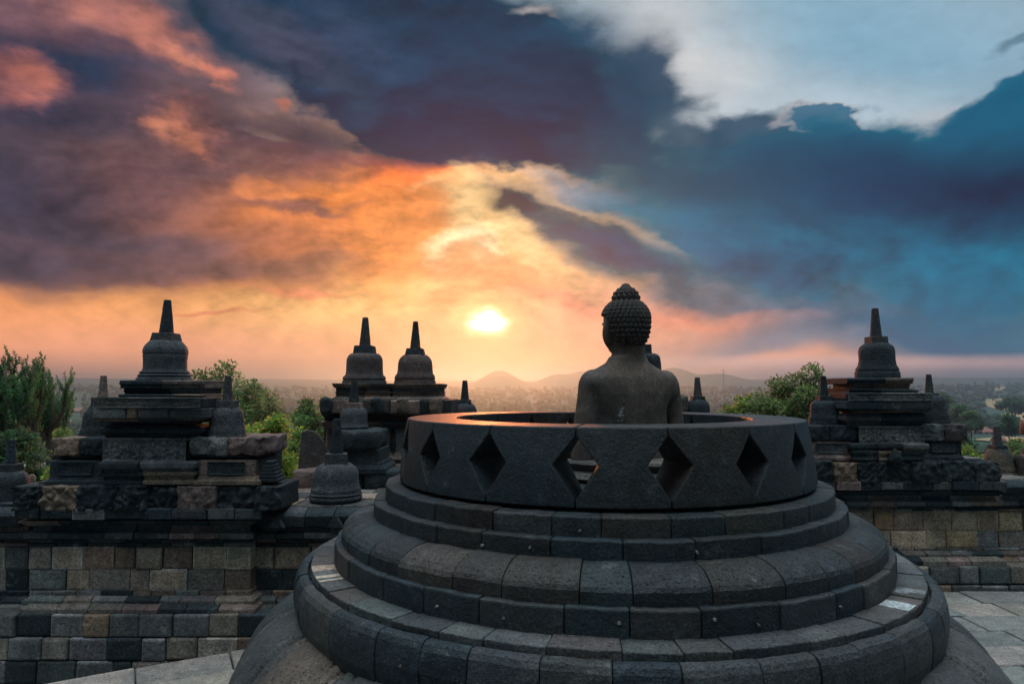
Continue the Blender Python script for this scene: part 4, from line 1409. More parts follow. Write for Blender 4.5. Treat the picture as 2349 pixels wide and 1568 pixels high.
po = mb.build('stone_post', M_TOWER, origin=at(73, 1150, d), smooth=True)
tag(po, 'short round stone post between left edge stupa and left shrine', 'stone post')

# ---- carved pedestal and loose blocks beside the round stupa
d = 8.6
t = thing('carved_pedestal', at(830, 1085, d), 'worn carved stone pedestal carrying a small stupa before the twin shrine', 'pedestal')
with part('pedestal_top', t, bevel=0, smooth=True) as mb:
    rough_stone(mb, cxm(772, 1010, d), cxm(876, 1010, d), d - .3, d + .5, czm(1031, d - .2), czm(987, d - .2), pick([DK, GR], rnd), 7.7, amp=.022, rnd_=.2, n=(10, 6, 7), freq=8)
with part('pedestal_body', t) as mb:
    tier(mb, d, 782, 872, 1030, 1062, .24, .4, TWD, .6, rnd)
    tier(mb, d, 776, 878, 1060, 1086, .26, .4, TWD, .6, rnd, ((0, .05), (.45, .05), (.8, .0), (1, 0)))


def loose(X0, X1, Y0, Y1, d, dep, label, seed, col, amp=.02, r=.2, name='stone_block', slope=0.0, n=(8, 5, 7)):
    mb = MB()
    rough_stone(mb, cxm(X0, Y1, d), cxm(X1, Y1, d), d, d + dep, czm(Y1, d), czm(Y0, d), col, seed, amp=amp, rnd_=r, n=n, freq=7)
    if slope:
        zb, zt = czm(Y1, d), czm(Y0, d)
        xr, xl = cxm(X1, Y1, d), cxm(X0, Y1, d)
        vv = []
        for (x, y, z) in mb.v:
            f = (x - xl) / (xr - xl)
            k = (z - zb) / (zt - zb)
            if slope > 0: z = zb + (z - zb) * (1 - slope * max(0, (f - .35) / .65))
            vv.append((x + (.10 * k if slope else 0), y, z))
        mb.v = vv
    o = mb.build(name, M_TOWER, origin=((cxm(X0, Y1, d) + cxm(X1, Y1, d)) / 2, d + dep / 2, czm(Y1, d)), smooth=True)
    return tag(o, label, 'stone block')


mb = MB()
d = 8.55
pts_ = [(683, 1084), (687, 1030), (692, 989), (706, 985), (724, 988), (746, 1014), (752, 1040), (751, 1084)]
mb.grid([[at(X, Y, d + e) for X, Y in pts_] for e in (-.02, .34)], (0.085, .072, .066), close=True, caps=True)
bs = mb.build('broken_slab', M_TOWER, origin=at(700, 1084, d), bevel=.015)
tag(bs, 'tilted broken stone slab with a sloping top left of the small wall stupa', 'stone block')
loose(669, 722, 1078, 1127, 8.3, .5, 'squarish worn stone block left of the wall-top stupa', 5.1, PNK)
loose(832, 912, 1080, 1128, 8.3, .6, 'long smooth stone block between pedestal and round stupa', 8.8, DK, amp=.01)
loose(812, 833, 1086, 1120, 8.35, .4, 'narrow upright stone block right behind the wall-top stupa', 9.8, DK, amp=.012)
loose(2352, 2420, 1045, 1100, 8.95, .2, 'rough brown rock at the right picture edge beside the brown stupa', 12.1, (.07, .055, .045), name='rough_rock')
loose(1562, 1580, 905, 950, 10.9, .3, 'broken brownish carved fragment right behind the statue shoulder', 14.4, (0.13, .10, .085), amp=.03, r=.4, name='carved_fragment')
# ground of wall walk behind, carrying the blocks
mb = MB()
rnd2 = random.Random(3)
course(mb, cxm(620, 1140, 8.3), cxm(1000, 1140, 8.3), [(PLAT, 0), (czm(1127, 8.3) - .008, 0)], 8.28, 9.3, 3.0, [DK], rnd2)
wb = mb.build('low_wall', M_TOWER, origin=(cxm(810, 1140, 8.3), 8.8, PLAT), bevel=.01)
tag(wb, 'low dark wall carrying the loose blocks and carved pedestal', 'wall')

# ---- twin-topped shrine further back
rnd = random.Random(52)
DT = 9.6
t = thing('twin_shrine', at(888, 1160, DT), 'brown twin-topped shrine with two bell finials standing left of the sun', 'shrine')
TP = [BR, PNK, (0.10, .08, .07), (0.12, .09, .075), DK]
with part('core', t) as mb:
    mb.box(cxm(742, 1000, DT), cxm(1028, 1000, DT), DT + .02, DT + 1.0, PLAT, czm(920, DT), DK)
for a, b in ((763, 900), (893, 1013)):
    with part('finial_base', t) as mb:
        q = .1 if a < 800 else .12
        tier(mb, DT, a, b, 879, 890, q, .7, TP, .5, rnd, ((0, -.02), (.4, .0), (1, .012)))
        tier(mb, DT, a + 7, b - 5, 889, 900, q - .03, .7, TP, .5, rnd)
        tier(mb, DT, a + 6, b - 4, 899, 918, q - .0, .7, TP, .5, rnd, ((0, .05), (.25, .05), (.45, .0), (.8, -.01), (1, .02)))
with part('roof_tier', t, bevel=.012) as mb:
    tier(mb, DT, 735, 1037, 917, 949, .25, .9, TP, .42, rnd, jy=.012)
for X in (747, 862, 922, 1000):
    with part('roof_ornament', t, bevel=0, smooth=True) as mb:
        rough_stone(mb, cxm(X - 13, 940, DT - .3), cxm(X + 13, 940, DT - .3), DT - .33, DT - .2, czm(952, DT - .3), czm(912, DT - .3), pick(TP, rnd), X, amp=.018, rnd_=.5, n=(6, 4, 7), freq=11)
with part('neck_moulding', t) as mb:
    tier(mb, DT, 748, 1026, 949, 966, .08, .9, TWD, .5, rnd, ((0, 0), (.5, .02), (1, .06)))
    tier(mb, DT, 738, 1033, 966, 983, .16, .9, TP, .45, rnd, ((0, -.03), (.4, .0), (.8, .02), (1, 0)))
with part('niche_wall', t) as mb:
    tier(mb, DT, 746, 1028, 982, 1075, .06, .9, TP, .5, rnd)
for X in (884, 917, 955):
    with part('pilaster', t) as mb:
        tier(mb, DT, X - 11, X + 11, 984, 1040, .14, .2, [GR, BR, (0.16, .13, .11)], .6, rnd, ((0, .0), (.05, .0), (.1, -.006), (.9, -.006), (.95, .01), (1, .015)))
        tier(mb, DT, X - 14, X + 14, 1039, 1056, .16, .2, [BR, (0.16, .13, .11)], .6, rnd, ((0, .05), (.3, .05), (.5, .02), (1, 0)))
        tier(mb, DT, X - 17, X + 17, 1055, 1076, .19, .2, [BR, PNK], .6, rnd, ((0, .05), (.4, .05), (.7, .0), (1, 0)))
with part('foot', t) as mb:
    tier(mb, DT, 730, 1045, 1074, 1095, .3, .9, TP, .45, rnd, ((0, .03), (.6, .03), (1, 0)))
    tier(mb, DT, 722, 1052, 1094, 1180, .4, .9, TP, .45, rnd)
BT = (0.075, .055, .05)
finial(t, 836, DT + .3, [(882, 51), (874, 51), (871, 48), (869, 50), (864, 49), (860, 44), (852, 42.5), (835, 42), (824, 41.5), (816, 38), (811, 32)], [(813, 27), (793, 24)], [(795, 13.5), (728, 6.7)], rnd, col=BT)
finial(t, 952, DT + .32, [(883, 48), (875, 48), (871, 46), (869, 47), (862, 46), (857, 42), (848, 40.5), (835, 40), (826, 38), (819, 33), (814, 27)], [(816, 24), (799, 20)], [(801, 12.5), (737, 5.8)], rnd, col=(0.085, .055, .048))

# ---- shrine straight behind the statue, mostly hidden by it
D3 = 10.8
t = thing('wall_shrine', at(1477, 1000, D3), 'dark shrine almost hidden behind the seated statue, its broken bell top beside the neck', 'shrine')
with part('body', t) as mb:
    tier(mb, D3, 1395, 1560, 910, 945, .1, .8, TWD, .5, rnd)
    tier(mb, D3, 1385, 1570, 945, 1010, .0, .8, TWD, .5, rnd)
    tier(mb, D3, 1330, 1640, 988, 1020, .1, .9, TWD, .5, rnd)
    mb.box(cxm(1345, 1000, D3), cxm(1630, 1000, D3), D3 + .05, D3 + .85, PLAT, czm(1021, D3), DK)
with part('finial_base', t) as mb:
    tier(mb, D3, 1418, 1545, 874, 911, .0, .7, TWD, .5, rnd, ((0, .03), (.3, .03), (.5, 0), (1, .02)))
finial(t, 1477, D3 + .35, [(876, 45), (866, 45), (860, 41), (845, 40.5), (832, 40), (820, 38), (814, 34), (811, 27)], [(813, 19), (790, 18)], None, rnd)
# wall running behind the round stupa between the shrines
mb = MB()
r3 = random.Random(9)
course(mb, cxm(990, 1000, 11.6), cxm(1840, 1000, 11.6), [(PLAT, 0), (czm(984, 11.3), 0)], 11.3, 11.95, .5, TWD, r3)
rw = mb.build('rear_wall', M_TOWER, origin=(cxm(1400, 1000, 11.6), 11.6, PLAT), bevel=.01)
tag(rw, 'dark rear balustrade wall behind the round stupa, mostly hidden by it', 'wall')
# piece of a further shrine at the right edge
mb = MB()
for i, (a, b, q0, q1) in enumerate(((2378, 2460, 965, 1000), (2392, 2460, 1000, 1030), (2382, 2465, 1030, 1100))):
    rough_stone(mb, cxm(a - 10, q1, 9.8), cxm(b, q1, 9.8), 9.8, 10.05, czm(q1, 9.8), czm(q0, 9.8), pick(TWD, rnd), i * 7.1, amp=.02, rnd_=.15, n=(7, 5, 5))
es = mb.build('stacked_stones', M_TOWER, origin=at(2370, 1100, 9.8), smooth=True)
tag(es, 'edge of dark stacked stones cut off by the right picture edge', 'stone block')


# ------------------------------------------------------------------ land beyond the temple
def ground_h(x, y):
    """height of the country round the temple hill (0 = terrace)"""
    r = math.hypot(x, y - 4)
    n = mnoise.noise(Vector((x * .004, y * .004, 0)))
    plain = -42.0 + 3.0 * n + 5 * mnoise.noise(Vector((x * .0009, y * .0009, 7)))
    f = max(0.0, r - 1300) / 4200
    plain += 118 * min(f, 1.1) ** 1.2 * (1 + .15 * mnoise.noise(Vector((x * .0006, y * .0006, 3))))
    e = min(1.0, max(0.0, (r - 15) / 75))
    e = e * e * (3 - 2 * e)
    h = -2.4 * (1 - e) + plain * e
    for (hx_, hy_, top, hw) in HILLS:
        q = ((x - hx_) ** 2 + (y - hy_) ** 2) / (hw * hw)
        if q < 6:
            f = math.exp(-q * 1.1)
            h = max(h, h * (1 - f) + f * (top + 18 * mnoise.noise(Vector((x * .003, y * .003, 1)))))
    return h


def hill(X, Y, d, w_px):
    p = at(X, Y, d)
    return (p.x, d, p.z, w_px * d / FPX)


HILLS = [hill(1146, 846, 3900, 52), hill(1338, 850, 4300, 60), hill(1285, 857, 4200, 50), hill(1545, 846, 4200, 75), hill(1640, 857, 4200, 70)]

m, q = new_mat('countryside')
pos = q.n('ShaderNodeNewGeometry').outputs['Position']
n1 = q.noise(pos, 0.012, 6.0, 0.6)
n2 = q.noise(pos, 0.0035, 4.0, 0.5)
n3 = q.noise(pos, 0.08, 4.0, 0.6)
c = q.mix(q.rng(n1, 0.35, 0.65), (0.020, 0.062, 0.042), (0.042, 0.095, 0.050))  # ground colours shifted blue-green to carry the teal of distant haze
c = q.mix(q.rng(n3, 0.45, 0.65), c, (0.016, 0.050, 0.038))
finish(m, q, c, 0.9)
M_LAND = m
mb = MB()
rad = [9.0]
while rad[-1] < 5600:
    rad.append(rad[-1] + min(rad[-1] * .085, 75))
angs = [R(-50 + .36 * i) for i in range(279)] + [R(50.4 + 6.45 * i) for i in range(1, 40)]
rows = []
for r in rad:
    rows.append([(r * math.sin(a), 4 + r * math.cos(a), ground_h(r * math.sin(a), 4 + r * math.cos(a)) if r > 9.1 else -2.5) for a in angs])
mb.grid(rows, (0.04, 0.06, 0.02), close=True)
ter = mb.build('countryside_ground', M_LAND, smooth=True)
tag(ter, kind='structure')

# pale dry fields in the plain on the right
m, q = new_mat('dry_field')
pos = q.n('ShaderNodeNewGeometry').outputs['Position']
c = q.mix(q.rng(q.noise(pos, 0.03, 4.0, 0.6), 0.35, 0.65), (0.40, 0.26, 0.14), (0.30, 0.24, 0.12))
finish(m, q, c, 0.9)
M_FIELD = m


def plain_at(X, Y, z=-40.0):
    """where the sight line through X,Y meets the plain"""
    v = ray(X, Y)
    k = (z - EZ) / v.z
    return v.x * k, v.y * k


for pts in ([(2262, 930), (2349, 928), (2420, 932), (2420, 940), (2300, 944), (2262, 938)], [(2270, 951), (2340, 944), (2420, 946), (2420, 962), (2330, 962), (2280, 958)],
            [(2228, 1004), (2300, 996), (2380, 998), (2400, 1006), (2290, 1010)], [(2240, 917), (2300, 915), (2330, 918), (2280, 921)]):
    mb = MB()
    vs = []
    for X, Y in pts:
        x, y = plain_at(X, Y)
        vs.append((x, y, ground_h(x, y) + 1.2))
    mb.add(vs, [tuple(range(len(vs)))], (0.3, .25, .15))
    o = mb.build('field_ground', M_FIELD)
    tag(o, kind='structure')


# ------------------------------------------------------------------ foliage
def leaf_mat(name, dark, light, warm=None):
    m, q = new_mat(name)
    a = q.n('ShaderNodeAttribute', attribute_name='Col').outputs['Color']
    b = q.n('ShaderNodeBsdfPrincipled')
    q.put(b.inputs['Base Color'], a)
    b.inputs['Roughness'].default_value = 0.6
    b.inputs['Specular IOR Level'].default_value = 0.25
    tr = q.n('ShaderNodeBsdfTranslucent')
    q.put(tr.inputs['Color'], q.vec('SCALE', a, scale=1.9))
    mx = q.n('ShaderNodeMixShader')
    mx.inputs[0].default_value = 0.5
    q.nt.links.new(b.outputs[0], mx.inputs[1])
    q.nt.links.new(tr.outputs[0], mx.inputs[2])
    o = q.n('ShaderNodeOutputMaterial')
    q.nt.links.new(mx.outputs[0], o.inputs[0])
    return m


M_LEAF = leaf_mat('leaves', 0, 0)
m, q = new_mat('bark')
finish(m, q, (0.075, 0.055, 0.040), 0.9)
M_BARK = m


def tube(mb, pts, col, n=6):
    rows = []
    for i, (p, r) in enumerate(pts):
        d = (pts[min(i + 1, len(pts) - 1)][0] - pts[max(0, i - 1)][0]).normalized()
        e1 = d.orthogonal().normalized()
        if i: e1 = (pe - d * pe.dot(d)).normalized()
        pe = e1
        e2 = d.cross(e1)
        rows.append([p + (e1 * math.cos(t) + e2 * math.sin(t)) * r for t in [2 * math.pi * j / n for j in range(n)]])
    mb.grid(rows, col, close=True, caps=True)


def leaf(mb, p, d, up, L, w, col):
    s = d.cross(up)
    if s.length < 1e-4: s = d.orthogonal()
    s.normalize()
    mb.add([p, p + d * L * .5 + s * w, p + d * L, p + d * L * .5 - s * w], [(0, 1, 2, 3)], col)


def rdir(rnd, up=0.0):
    while True:
        v = Vector((rnd.uniform(-1, 1), rnd.uniform(-1, 1), rnd.uniform(-1, 1)))
        if .05 < v.length < 1:
            v.normalize()
            v.z += up
            return v.normalized()


def broad_tree(X, Ytop, d, w_px, h_px, label, seed, cols, nl=5000, leafs=.11, gaps=0.4, name='broadleaf_tree', lobes=14, stems=True, cat='tree'):
    """tree on the slope: trunk, limbs, and a crown of leaf sprays gathered in uneven clumps"""
    rnd = random.Random(seed)
    k = d / FPX
    top = at(X, Ytop, d)
    W_, H_ = w_px * k / 2, h_px * k
    gx, gy = top.x, d
    gz = ground_h(gx, gy) - .3
    t = thing(name, (gx, gy, gz), label, cat)
    cz = top.z - H_ / 2
    clumps = []
    for i in range(lobes):
        for _ in range(40):
            v = Vector((rnd.uniform(-1, 1), rnd.uniform(-1, 1), rnd.uniform(-1, 1)))
            if .35 < v.length < 1: break
        sh = rnd.uniform(.20, .42)
        c_ = Vector((gx + v.x * W_ * (1 - sh * .6), gy + v.y * W_ * .8, cz + v.z * (H_ / 2) * (1 - sh * .6)))
        clumps.append((c_, sh * W_, sh * min(W_, H_ / 2) * .85))
    clumps.append((Vector((gx + rnd.uniform(-.2, .2) * W_, gy, top.z - H_ * .13)), W_ * .3, H_ * .13))
    mt = MB()
    tube(mt, [(Vector((gx, gy, gz)), .028 * H_ + .12), (Vector((gx + .1, gy, (gz + cz) / 2)), .024 * H_ + .09), (Vector((gx, gy, cz)), .02 * H_ + .05)], (0.08, .06, .045), 8)
    mt.build('trunk', M_BARK, t, smooth=True)
    mt = MB()
    ml = MB()
    for (c_, rx, rz) in clumps:
        a = Vector((gx, gy, cz - H_ * rnd.uniform(.1, .45)))
        mid = a.lerp(c_, .55) + Vector((rnd.uniform(-.1, .1) * W_, 0, -.05 * H_))
        tube(mt, [(a, .012 * H_ + .03), (mid, .008 * H_ + .02), (c_, .012)], (0.08, .06, .045), 5)
        n = max(20, int(nl / len(clumps) / 6))
        tone = rnd.uniform(.65, 1.35)
        for s in range(n):
            v = rdir(rnd)
            rr = rnd.uniform(.25, 1.0) ** .6
            p = c_ + Vector((v.x * rx, v.y * rx, v.z * rz)) * rr
            if stems and rr > .85:
                tube(mt, [(c_.lerp(p, .5), .012), (p, .006)], (0.08, .06, .045), 3)
            base = rnd.choice(cols)
            out_ = (v + Vector((0, 0, .25))).normalized()
            for l in range(6):
                dd = (out_ + rdir(rnd) * .9).normalized()
                col = tuple(x * tone * rnd.uniform(.75, 1.25) for x in base)
                leaf(ml, p + rdir(rnd) * leafs * .9, dd, rdir(rnd, .8), leafs * rnd.uniform(.8, 1.3), leafs * rnd.uniform(.22, .34), col)
    mt.build('limbs', M_BARK, t)
    ml.build('crown', M_LEAF, t)
    return t


def needle_tree(X, Ytop, d, w_px, h_px, label, seed, cols):
    """upright casuarina: ascending branches carrying bottle-brush twigs"""
    rnd = random.Random(seed)
    k = d / FPX
    top = at(X, Ytop, d)
    gx, gy = top.x, d
    gz = ground_h(gx, gy) - .3
    t = thing('casuarina_tree', (gx, gy, gz), label, 'tree')
    H_, W_ = h_px * k, w_px * k / 2
    mt = MB()
    tube(mt, [(Vector((gx, gy, gz)), .22), (Vector((gx + .1, gy, top.z - H_ * .5)), .12), (Vector((gx, gy, top.z - .2)), .025)], (0.07, .055, .045), 7)
    mt.build('trunk', M_BARK, t, smooth=True)
    mt, ml = MB(), MB()
    def brush(p, dd, l_, base):
        n = int(l_ * 90)
        for j in range(n):
            f = j / n
            c0 = p + dd * l_ * f
            v = (dd * 1.0 + rdir(rnd) * .9).normalized()
            leaf(ml, c0, v, rdir(rnd), rnd.uniform(.10, .17) * (1 - f * .45), .014, tuple(x * rnd.uniform(.7, 1.3) for x in base))
    lead = 9
    for q_ in range(lead):                      # several leading shoots make the ragged top
        az = 2 * math.pi * q_ / lead + rnd.uniform(-.5, .5)
        L = W_ * rnd.uniform(.25, 1.2)
        drop = rnd.uniform(0, .30) * H_ * (L / W_) + (.0 if q_ == 0 else .02 * H_)
        tip = Vector((gx + math.cos(az) * L * (0 if q_ == 0 else 1), gy + math.sin(az) * L, top.z - drop))
        root = Vector((gx, gy, top.z - H_ * rnd.uniform(.5, .7)))
        mid = root.lerp(tip, .45) + Vector((math.cos(az) * L * .35, math.sin(az) * L * .35, 0)) * (0 if q_ == 0 else 1)
        tube(mt, [(root, .07), (mid, .05), (tip, .012)], (0.07, .055, .045), 5)
        ns = 12
        for s_ in range(ns):
            f = .18 + .82 * s_ / ns
            p = root.lerp(mid, f / .45) if f < .45 else mid.lerp(tip, (f - .45) / .55)
            a2 = rnd.uniform(0, 2 * math.pi)
            l2 = W_ * .40 * (1.08 - f) * rnd.uniform(.7, 1.2) + .12
            d1 = Vector((math.cos(a2), math.sin(a2), rnd.uniform(.7, 1.6))).normalized()
            e_ = p + d1 * l2
            tube(mt, [(p, .02), (e_, .008)], (0.07, .055, .045), 3)
            base = rnd.choice(cols)
            for w_ in range(2):
                brush(p.lerp(e_, .45 + .5 * w_), (Vector((d1.x * .4, d1.y * .4, 1.2)) + rdir(rnd) * .45).normalized(), rnd.uniform(.30, .62), base)
        brush(mid.lerp(tip, .6), (tip - mid).normalized(), (tip - mid).length * .42, rnd.choice(cols))
    mt.build('limbs', M_BARK, t)
    ml.build('crown', M_LEAF, t)
    return t


GRN = [(0.095, 0.165, 0.055), (0.13, 0.20, 0.06), (0.075, 0.13, 0.046)]
DGR = [(0.035, 0.075, 0.035), (0.05, 0.095, 0.04), (0.03, 0.06, 0.03)]
YGR = [(0.20, 0.24, 0.045), (0.26, 0.26, 0.05), (0.13, 0.22, 0.045), (0.09, 0.18, 0.045)]
OLV = [(0.14, 0.175, 0.075), (0.115, 0.15, 0.065), (0.18, 0.20, 0.085)]
CAS = [(0.05, 0.12, 0.05), (0.075, 0.15, 0.052), (0.04, 0.095, 0.045)]
needle_tree(78, 818, 21, 130, 330, 'tall dark green casuarina with feathery upright shoots behind the left shrine', 1, CAS)
needle_tree(14, 822, 20, 120, 330, 'dark casuarina cut off by the left picture edge', 2, CAS)
needle_tree(120, 850, 23, 90, 290, 'slimmer casuarina leaning nearest to the left shrine', 3, CAS)
broad_tree(40, 985, 18, 190, 150, 'dense dark bush below the casuarinas at the left edge', 4, DGR, nl=9000, leafs=.10, name='leafy_bush', lobes=16, cat='bush')
broad_tree(150, 985, 16, 90, 130, 'low yellow-flecked bush between casuarinas and left shrine', 41, YGR + GRN, nl=3500, leafs=.08, name='leafy_bush', lobes=10, cat='bush')
broad_tree(500, 830, 19, 190, 190, 'airy tree with loose leafy twigs rising right behind the left shrine', 5, OLV + GRN, nl=4200, leafs=.105, lobes=13)
broad_tree(590, 882, 21, 160, 160, 'thin olive tree behind the right corner of the left shrine', 6, OLV, nl=4600, leafs=.10, lobes=14)
broad_tree(628, 955, 15, 180, 215, 'bright yellow-green bush between left shrine and the small wall stupa', 7, YGR, nl=9500, leafs=.085, name='leafy_bush', lobes=18, cat='bush')
broad_tree(575, 985, 14, 110, 160, 'yellow flowering shrub tight against the left shrine', 71, YGR + [(0.2, .17, .03)], nl=4500, leafs=.08, name='leafy_bush', lobes=12, cat='bush')
broad_tree(712, 918, 60, 92, 120, 'round dense green tree left of the twin shrine', 8, GRN, nl=7000, leafs=.30, lobes=18)
broad_tree(742, 914, 66, 50, 110, 'paler round tree touching the twin shrine at its left', 9, GRN + YGR, nl=3500, leafs=.30, lobes=10)
broad_tree(690, 985, 36, 90, 110, 'low bright tree under the round green tree', 10, YGR + GRN, nl=4500, leafs=.18, lobes=12)
broad_tree(1868, 833, 20, 150, 180, 'tall part-bare tree with leafy tips left of the right shrine', 12, OLV + GRN, nl=5200, leafs=.105, lobes=14)
broad_tree(1790, 868, 21, 170, 150, 'broad olive tree rising behind the rim of the round stupa', 13, OLV + GRN, nl=7000, leafs=.105, lobes=17)
broad_tree(1715, 905, 22, 110, 110, 'low rounded tree at the left end of the tree group by the right shrine', 14, OLV + YGR, nl=3600, leafs=.10, lobes=11)
broad_tree(2215, 1022, 60, 110, 110, 'bright green bush below the roof behind the right shrine', 15, GRN + YGR, nl=5200, leafs=.26, lobes=14, name='leafy_bush', cat='bush')
broad_tree(2335, 1008, 75, 100, 110, 'green bush behind the brown stupa at the right edge', 16, GRN, nl=4200, leafs=.30, lobes=12, name='leafy_bush', cat='bush')
for i, (X, Y, d, w, h, lb) in enumerate(((2200, 930, 420, 80, 55, 'wide dark tree in the plain right behind the right shrine'), (2322, 915, 760, 80, 32, 'spreading tree at the edge of the dry field'), (2226, 948, 380, 50, 42, 'round tree standing left of the white roof finial'),
                                       (2312, 955, 360, 44, 40, 'tree at the right edge beside the red roof'), (2196, 985, 200, 60, 70, 'near plain tree half hidden by the right shrine corner'), (2160, 905, 700, 60, 40, 'far tree over the right shrine corner stupa'))):
    broad_tree(X, Y, d, w, h, lb, 60 + i, [(0.03, 0.085, 0.055), (0.045, 0.11, 0.06), (0.065, 0.12, 0.05)], nl=2600, leafs=.0038 * d + .12, lobes=12, stems=False)


# ---- village houses
def house(X, Y, w_px, roof_px, wall_px, wall_c, roof_c, label, finial_c=None, hip=False):
    """stands where the sight line under its walls meets the plain"""
    d = 600.0
    for _ in range(30):
        d += .5 * (plain_at(X, Y + roof_px + wall_px, ground_h(at(X, Y, d).x, d))[1] - d)
    x = at(X, Y, d).x
    k = d / FPX
    w, h, roofh = w_px * k, wall_px * k, roof_px * k
    dep = w * .6
    g_ = ground_h(x, d) - 1
    z0 = at(X, Y + roof_px + wall_px, d).z
    t = thing('village_house', (x, d, min(g_, z0)), label, 'house')
    mb = MB()
    mb.box(x - w / 2, x + w / 2, d - dep / 2, d + dep / 2, min(g_, z0), z0 + h, wall_c)
    wl = mb.build('walls', M_PLAIN, t)
    o = w * .05
    nw_ = 4
    for k in range(nw_):
        xx = x - w / 2 + w * (k + .5) / nw_
        mb = MB()
        mb.box(xx - w * .05, xx + w * .05, d - dep / 2 - .06, d - dep / 2 + .05, z0 + h * .35, z0 + h * .8, (0.03, .035, .04))
        mb.build('window', M_PLAIN, wl)
    mb = MB()
    e = w * .28 if hip else 0
    vs = [(x - w / 2 - o, d - dep / 2 - o, z0 + h - .1), (x + w / 2 + o, d - dep / 2 - o, z0 + h - .1), (x + w / 2 + o, d + dep / 2 + o, z0 + h - .1), (x - w / 2 - o, d + dep / 2 + o, z0 + h - .1),
          (x - w / 2 - o + e, d, z0 + h + roofh), (x + w / 2 + o - e, d, z0 + h + roofh)]
    mb.add(vs, [(0, 1, 5, 4), (2, 3, 4, 5), (1, 2, 5), (3, 0, 4), (3, 2, 1, 0)], roof_c)
    rf = mb.build('roof', M_PLAIN, t)
    if finial_c:
        mb = MB()
        u_ = w * .1
        lathe(mb, x, d, [(u_, z0 + h + roofh - u_ * .5), (u_ * .95, z0 + h + roofh), (u_ * 1.1, z0 + h + roofh + u_ * .45), (u_ * .75, z0 + h + roofh + u_ * 1.1), (u_ * .2, z0 + h + roofh + u_ * 1.7), (u_ * .05, z0 + h + roofh + u_ * 2.5)], 16, finial_c)
        mb.build('dome', M_PLAIN, rf, smooth=True)
    return t


m, q = new_mat('plaster_and_tile')
a = q.n('ShaderNodeAttribute', attribute_name='Col').outputs['Color']
pos = q.n('ShaderNodeNewGeometry').outputs['Position']
n1 = q.noise(pos, 0.9, 5.0, 0.6)
k = q.math('MULTIPLY_ADD', n1, 0.7, 0.65)
finish(m, q, q.vec('MULTIPLY', a, q.xyz(k, k, k)), 0.8)
M_PLAIN = m
RED, GRY, WHT = (0.22, 0.085, 0.06), (0.30, .30, .31), (0.6, .58, .55)
house(2246, 977, 50, 12, 8, WHT, (0.26, .11, .085), 'long house with red-brown hipped roof and white dome finial', finial_c=(0.75, .75, .74), hip=True)
house(2322, 977, 48, 15, 8, WHT, RED, 'red-roofed house near the right picture edge', hip=True)
for (X, Y, w, rf_, wl_, lb, rc) in ((132, 921, 24, 9, 4, 'small red-roofed village house beside the casuarina trunk', RED), (168, 934, 42, 8, 5, 'wide reddish village house left of the left shrine', (0.28, .13, .1)),
                             (136, 948, 32, 8, 5, 'grey-roofed village house with pale gable beside the casuarinas', GRY), (146, 963, 36, 9, 5, 'dusty grey long-roofed village house lower down', (0.24, .2, .19)),
                             (160, 975, 26, 5, 4, 'hut with a pale sheet roof nearest the left shrine', WHT), (2290, 1003, 26, 7, 6, 'small red-roofed shed behind the brown stupa', RED)):
    house(X, Y, w, rf_, wl_, WHT, rc, lb)

# ---- far mast
mb = MB()
d = 1400
x = at(1660, 868, d).x
zt = at(1660, 846, d).z
tube(mb, [(Vector((x, d, ground_h(x, d))), .9), (Vector((x, d, zt)), .4)], (0.2, .2, .2), 6)
mb.box(x - 2, x + 2, d - .4, d + .4, zt - 4, zt - 3.4, (.2, .2, .2))
o = mb.build('radio_mast', M_PLAIN, origin=(x, d, ground_h(x, d)))
tag(o, 'thin radio mast far off in the haze right of the statue', 'mast')

# ---- the far wood: thousands of crowns and palms that read as one mass
rnd = random.Random(77)


def g0_over(x, d):
    return any(((x - h[0]) ** 2 + (d - h[1]) ** 2) < (h[3] * 1.9) ** 2 for h in HILLS)


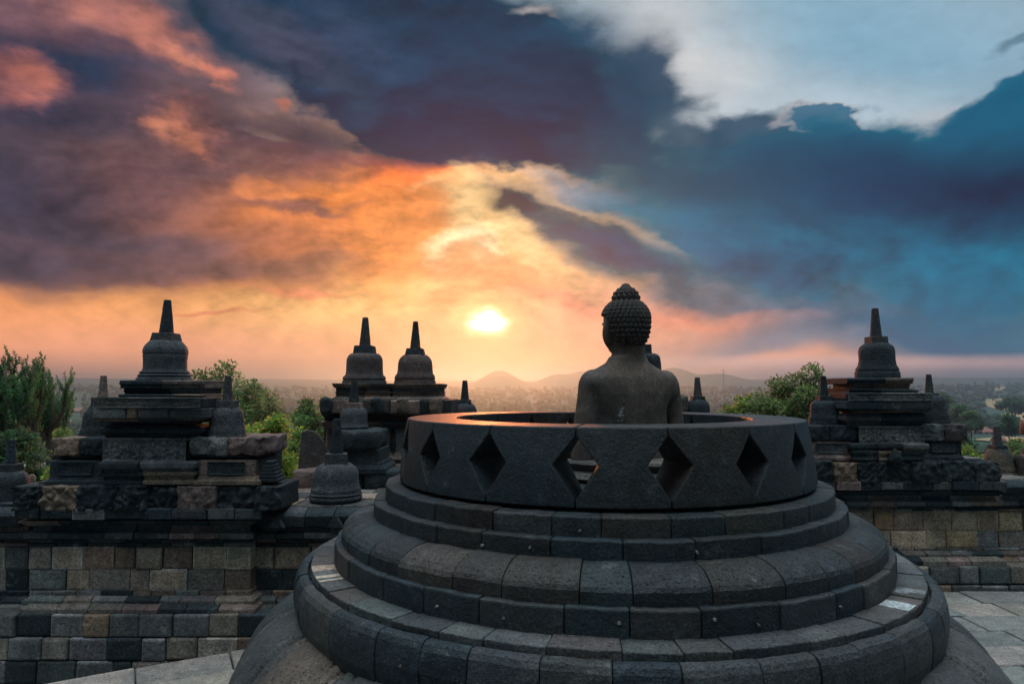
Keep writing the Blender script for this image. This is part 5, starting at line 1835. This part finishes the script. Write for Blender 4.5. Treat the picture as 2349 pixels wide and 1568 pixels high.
crowns = []
for s in range(7):
    bm = bmesh.new()
    bmesh.ops.create_icosphere(bm, subdivisions=2 if s < 4 else 1, radius=1)
    for v in bm.verts:
        k = 1 + .38 * mnoise.noise(v.co * 2.3 + Vector((s * 9, 0, 0))) + .25 * mnoise.noise(v.co * 5 + Vector((0, s * 5, 0)))
        v.co = Vector((v.co.x * k, v.co.y * k, v.co.z * k * .85))
    crowns.append(([v.co.copy() for v in bm.verts], [tuple(v.index for v in f.verts) for f in bm.faces]))
    bm.free()
mb = MB()
far_cols = [(0.035, 0.095, 0.062), (0.022, 0.07, 0.054), (0.045, 0.105, 0.055), (0.06, 0.105, 0.045), (0.016, 0.055, 0.045)]  # blue-green of hazy distance put into the leaf colours
n = 0
for i in range(12500):
    X = rnd.uniform(-150, 2500)
    u = rnd.random()
    d = 200 * (28 ** u) if i % 3 else 350 * (12 ** u)
    d = max(180, d * rnd.uniform(.85, 1.15))
    x = (X - CXP) / FPX * d
    # leave the open fields and the village free
    if X > 2225 and 190 < d < 1700:
        pY = HORIZ + 44 * FPX / d
        if (924 < pY < 966 and X > 2250) or (994 < pY < 1012):
            continue
    if d > 3000 or g0_over(x, d):
        continue
    if (110 < X < 195 and 700 < d < 2200) or (2215 < X < 2349 and 480 < d < 760):
        continue
    g0 = ground_h(x, d)
    big = 1 + d / 3500
    h = rnd.uniform(4.5, 9) * (1.0 if d < 900 else big)
    w = h * rnd.uniform(.40, .75)
    if d > 700: w *= 1.3
    vs, fs = crowns[rnd.randrange(4) if d < 1100 else 4 + rnd.randrange(3)]
    a = rnd.uniform(0, 6.28)
    ca, sa = math.cos(a), math.sin(a)
    z = g0 + h * .75
    pointed = rnd.random() < .22
    zz = h * (.62 if not pointed else 1.1)
    ww = w if not pointed else w * .5
    mb.add([(x + (v.x * ca - v.y * sa) * ww, d + (v.x * sa + v.y * ca) * ww, z + v.z * zz) for v in vs], fs, pick(far_cols, rnd))
    n += 1
for i in range(420):
    X = rnd.choice((rnd.uniform(980, 1330), rnd.uniform(980, 1330), rnd.uniform(1560, 1720), rnd.uniform(560, 760), rnd.uniform(2140, 2349), rnd.uniform(100, 300)))
    d = 190 * (6.5 ** rnd.random())
    x = (X - CXP) / FPX * d
    if X > 2225 and d > 190: continue
    g0 = ground_h(x, d)
    h = rnd.uniform(9, 14)
    top = Vector((x + rnd.uniform(-.8, .8), d, g0 + h))
    tube(mb, [(Vector((x, d, g0)), .22), (top, .14)], (0.05, .045, .035), 4)
    col = pick(far_cols, rnd)
    for j in range(11):
        a = 2 * math.pi * j / 11 + rnd.uniform(-.2, .2)
        o_ = Vector((math.cos(a), math.sin(a), 0))
        L = rnd.uniform(2.6, 3.8)
        s_ = Vector((-o_.y, o_.x, 0)) * .42
        p1 = top + o_ * L * .5 + Vector((0, 0, L * rnd.uniform(.1, .42)))
        p2 = top + o_ * L + Vector((0, 0, -L * rnd.uniform(.05, .4)))
        mb.add([top, p1 + s_, p2, p1 - s_], [(0, 1, 2, 3)], col)
fw = mb.build('far_wood', M_LEAF)
tag(fw, kind='stuff')


# ------------------------------------------------------------------ morning haze over the plain
hz_me = MB()
hz_me.box(-7000, 7000, -7000, 7000, -75, 144)
hm, q = new_mat('haze')
pv = q.n('ShaderNodeVolumePrincipled')
pv.inputs['Color'].default_value = (0.31, 0.54, 0.78, 1)
pv.inputs['Density'].default_value = DENS
pv.inputs['Anisotropy'].default_value = 0.78
ho = q.n('ShaderNodeOutputMaterial')
q.nt.links.new(pv.outputs[0], ho.inputs['Volume'])
hz = hz_me.build('haze', hm)
tag(hz, kind='stuff')
print('HILLTOP', max(h for h in (ground_h(x * 100, y * 100) for x in range(-65, 66) for y in range(0, 66))))
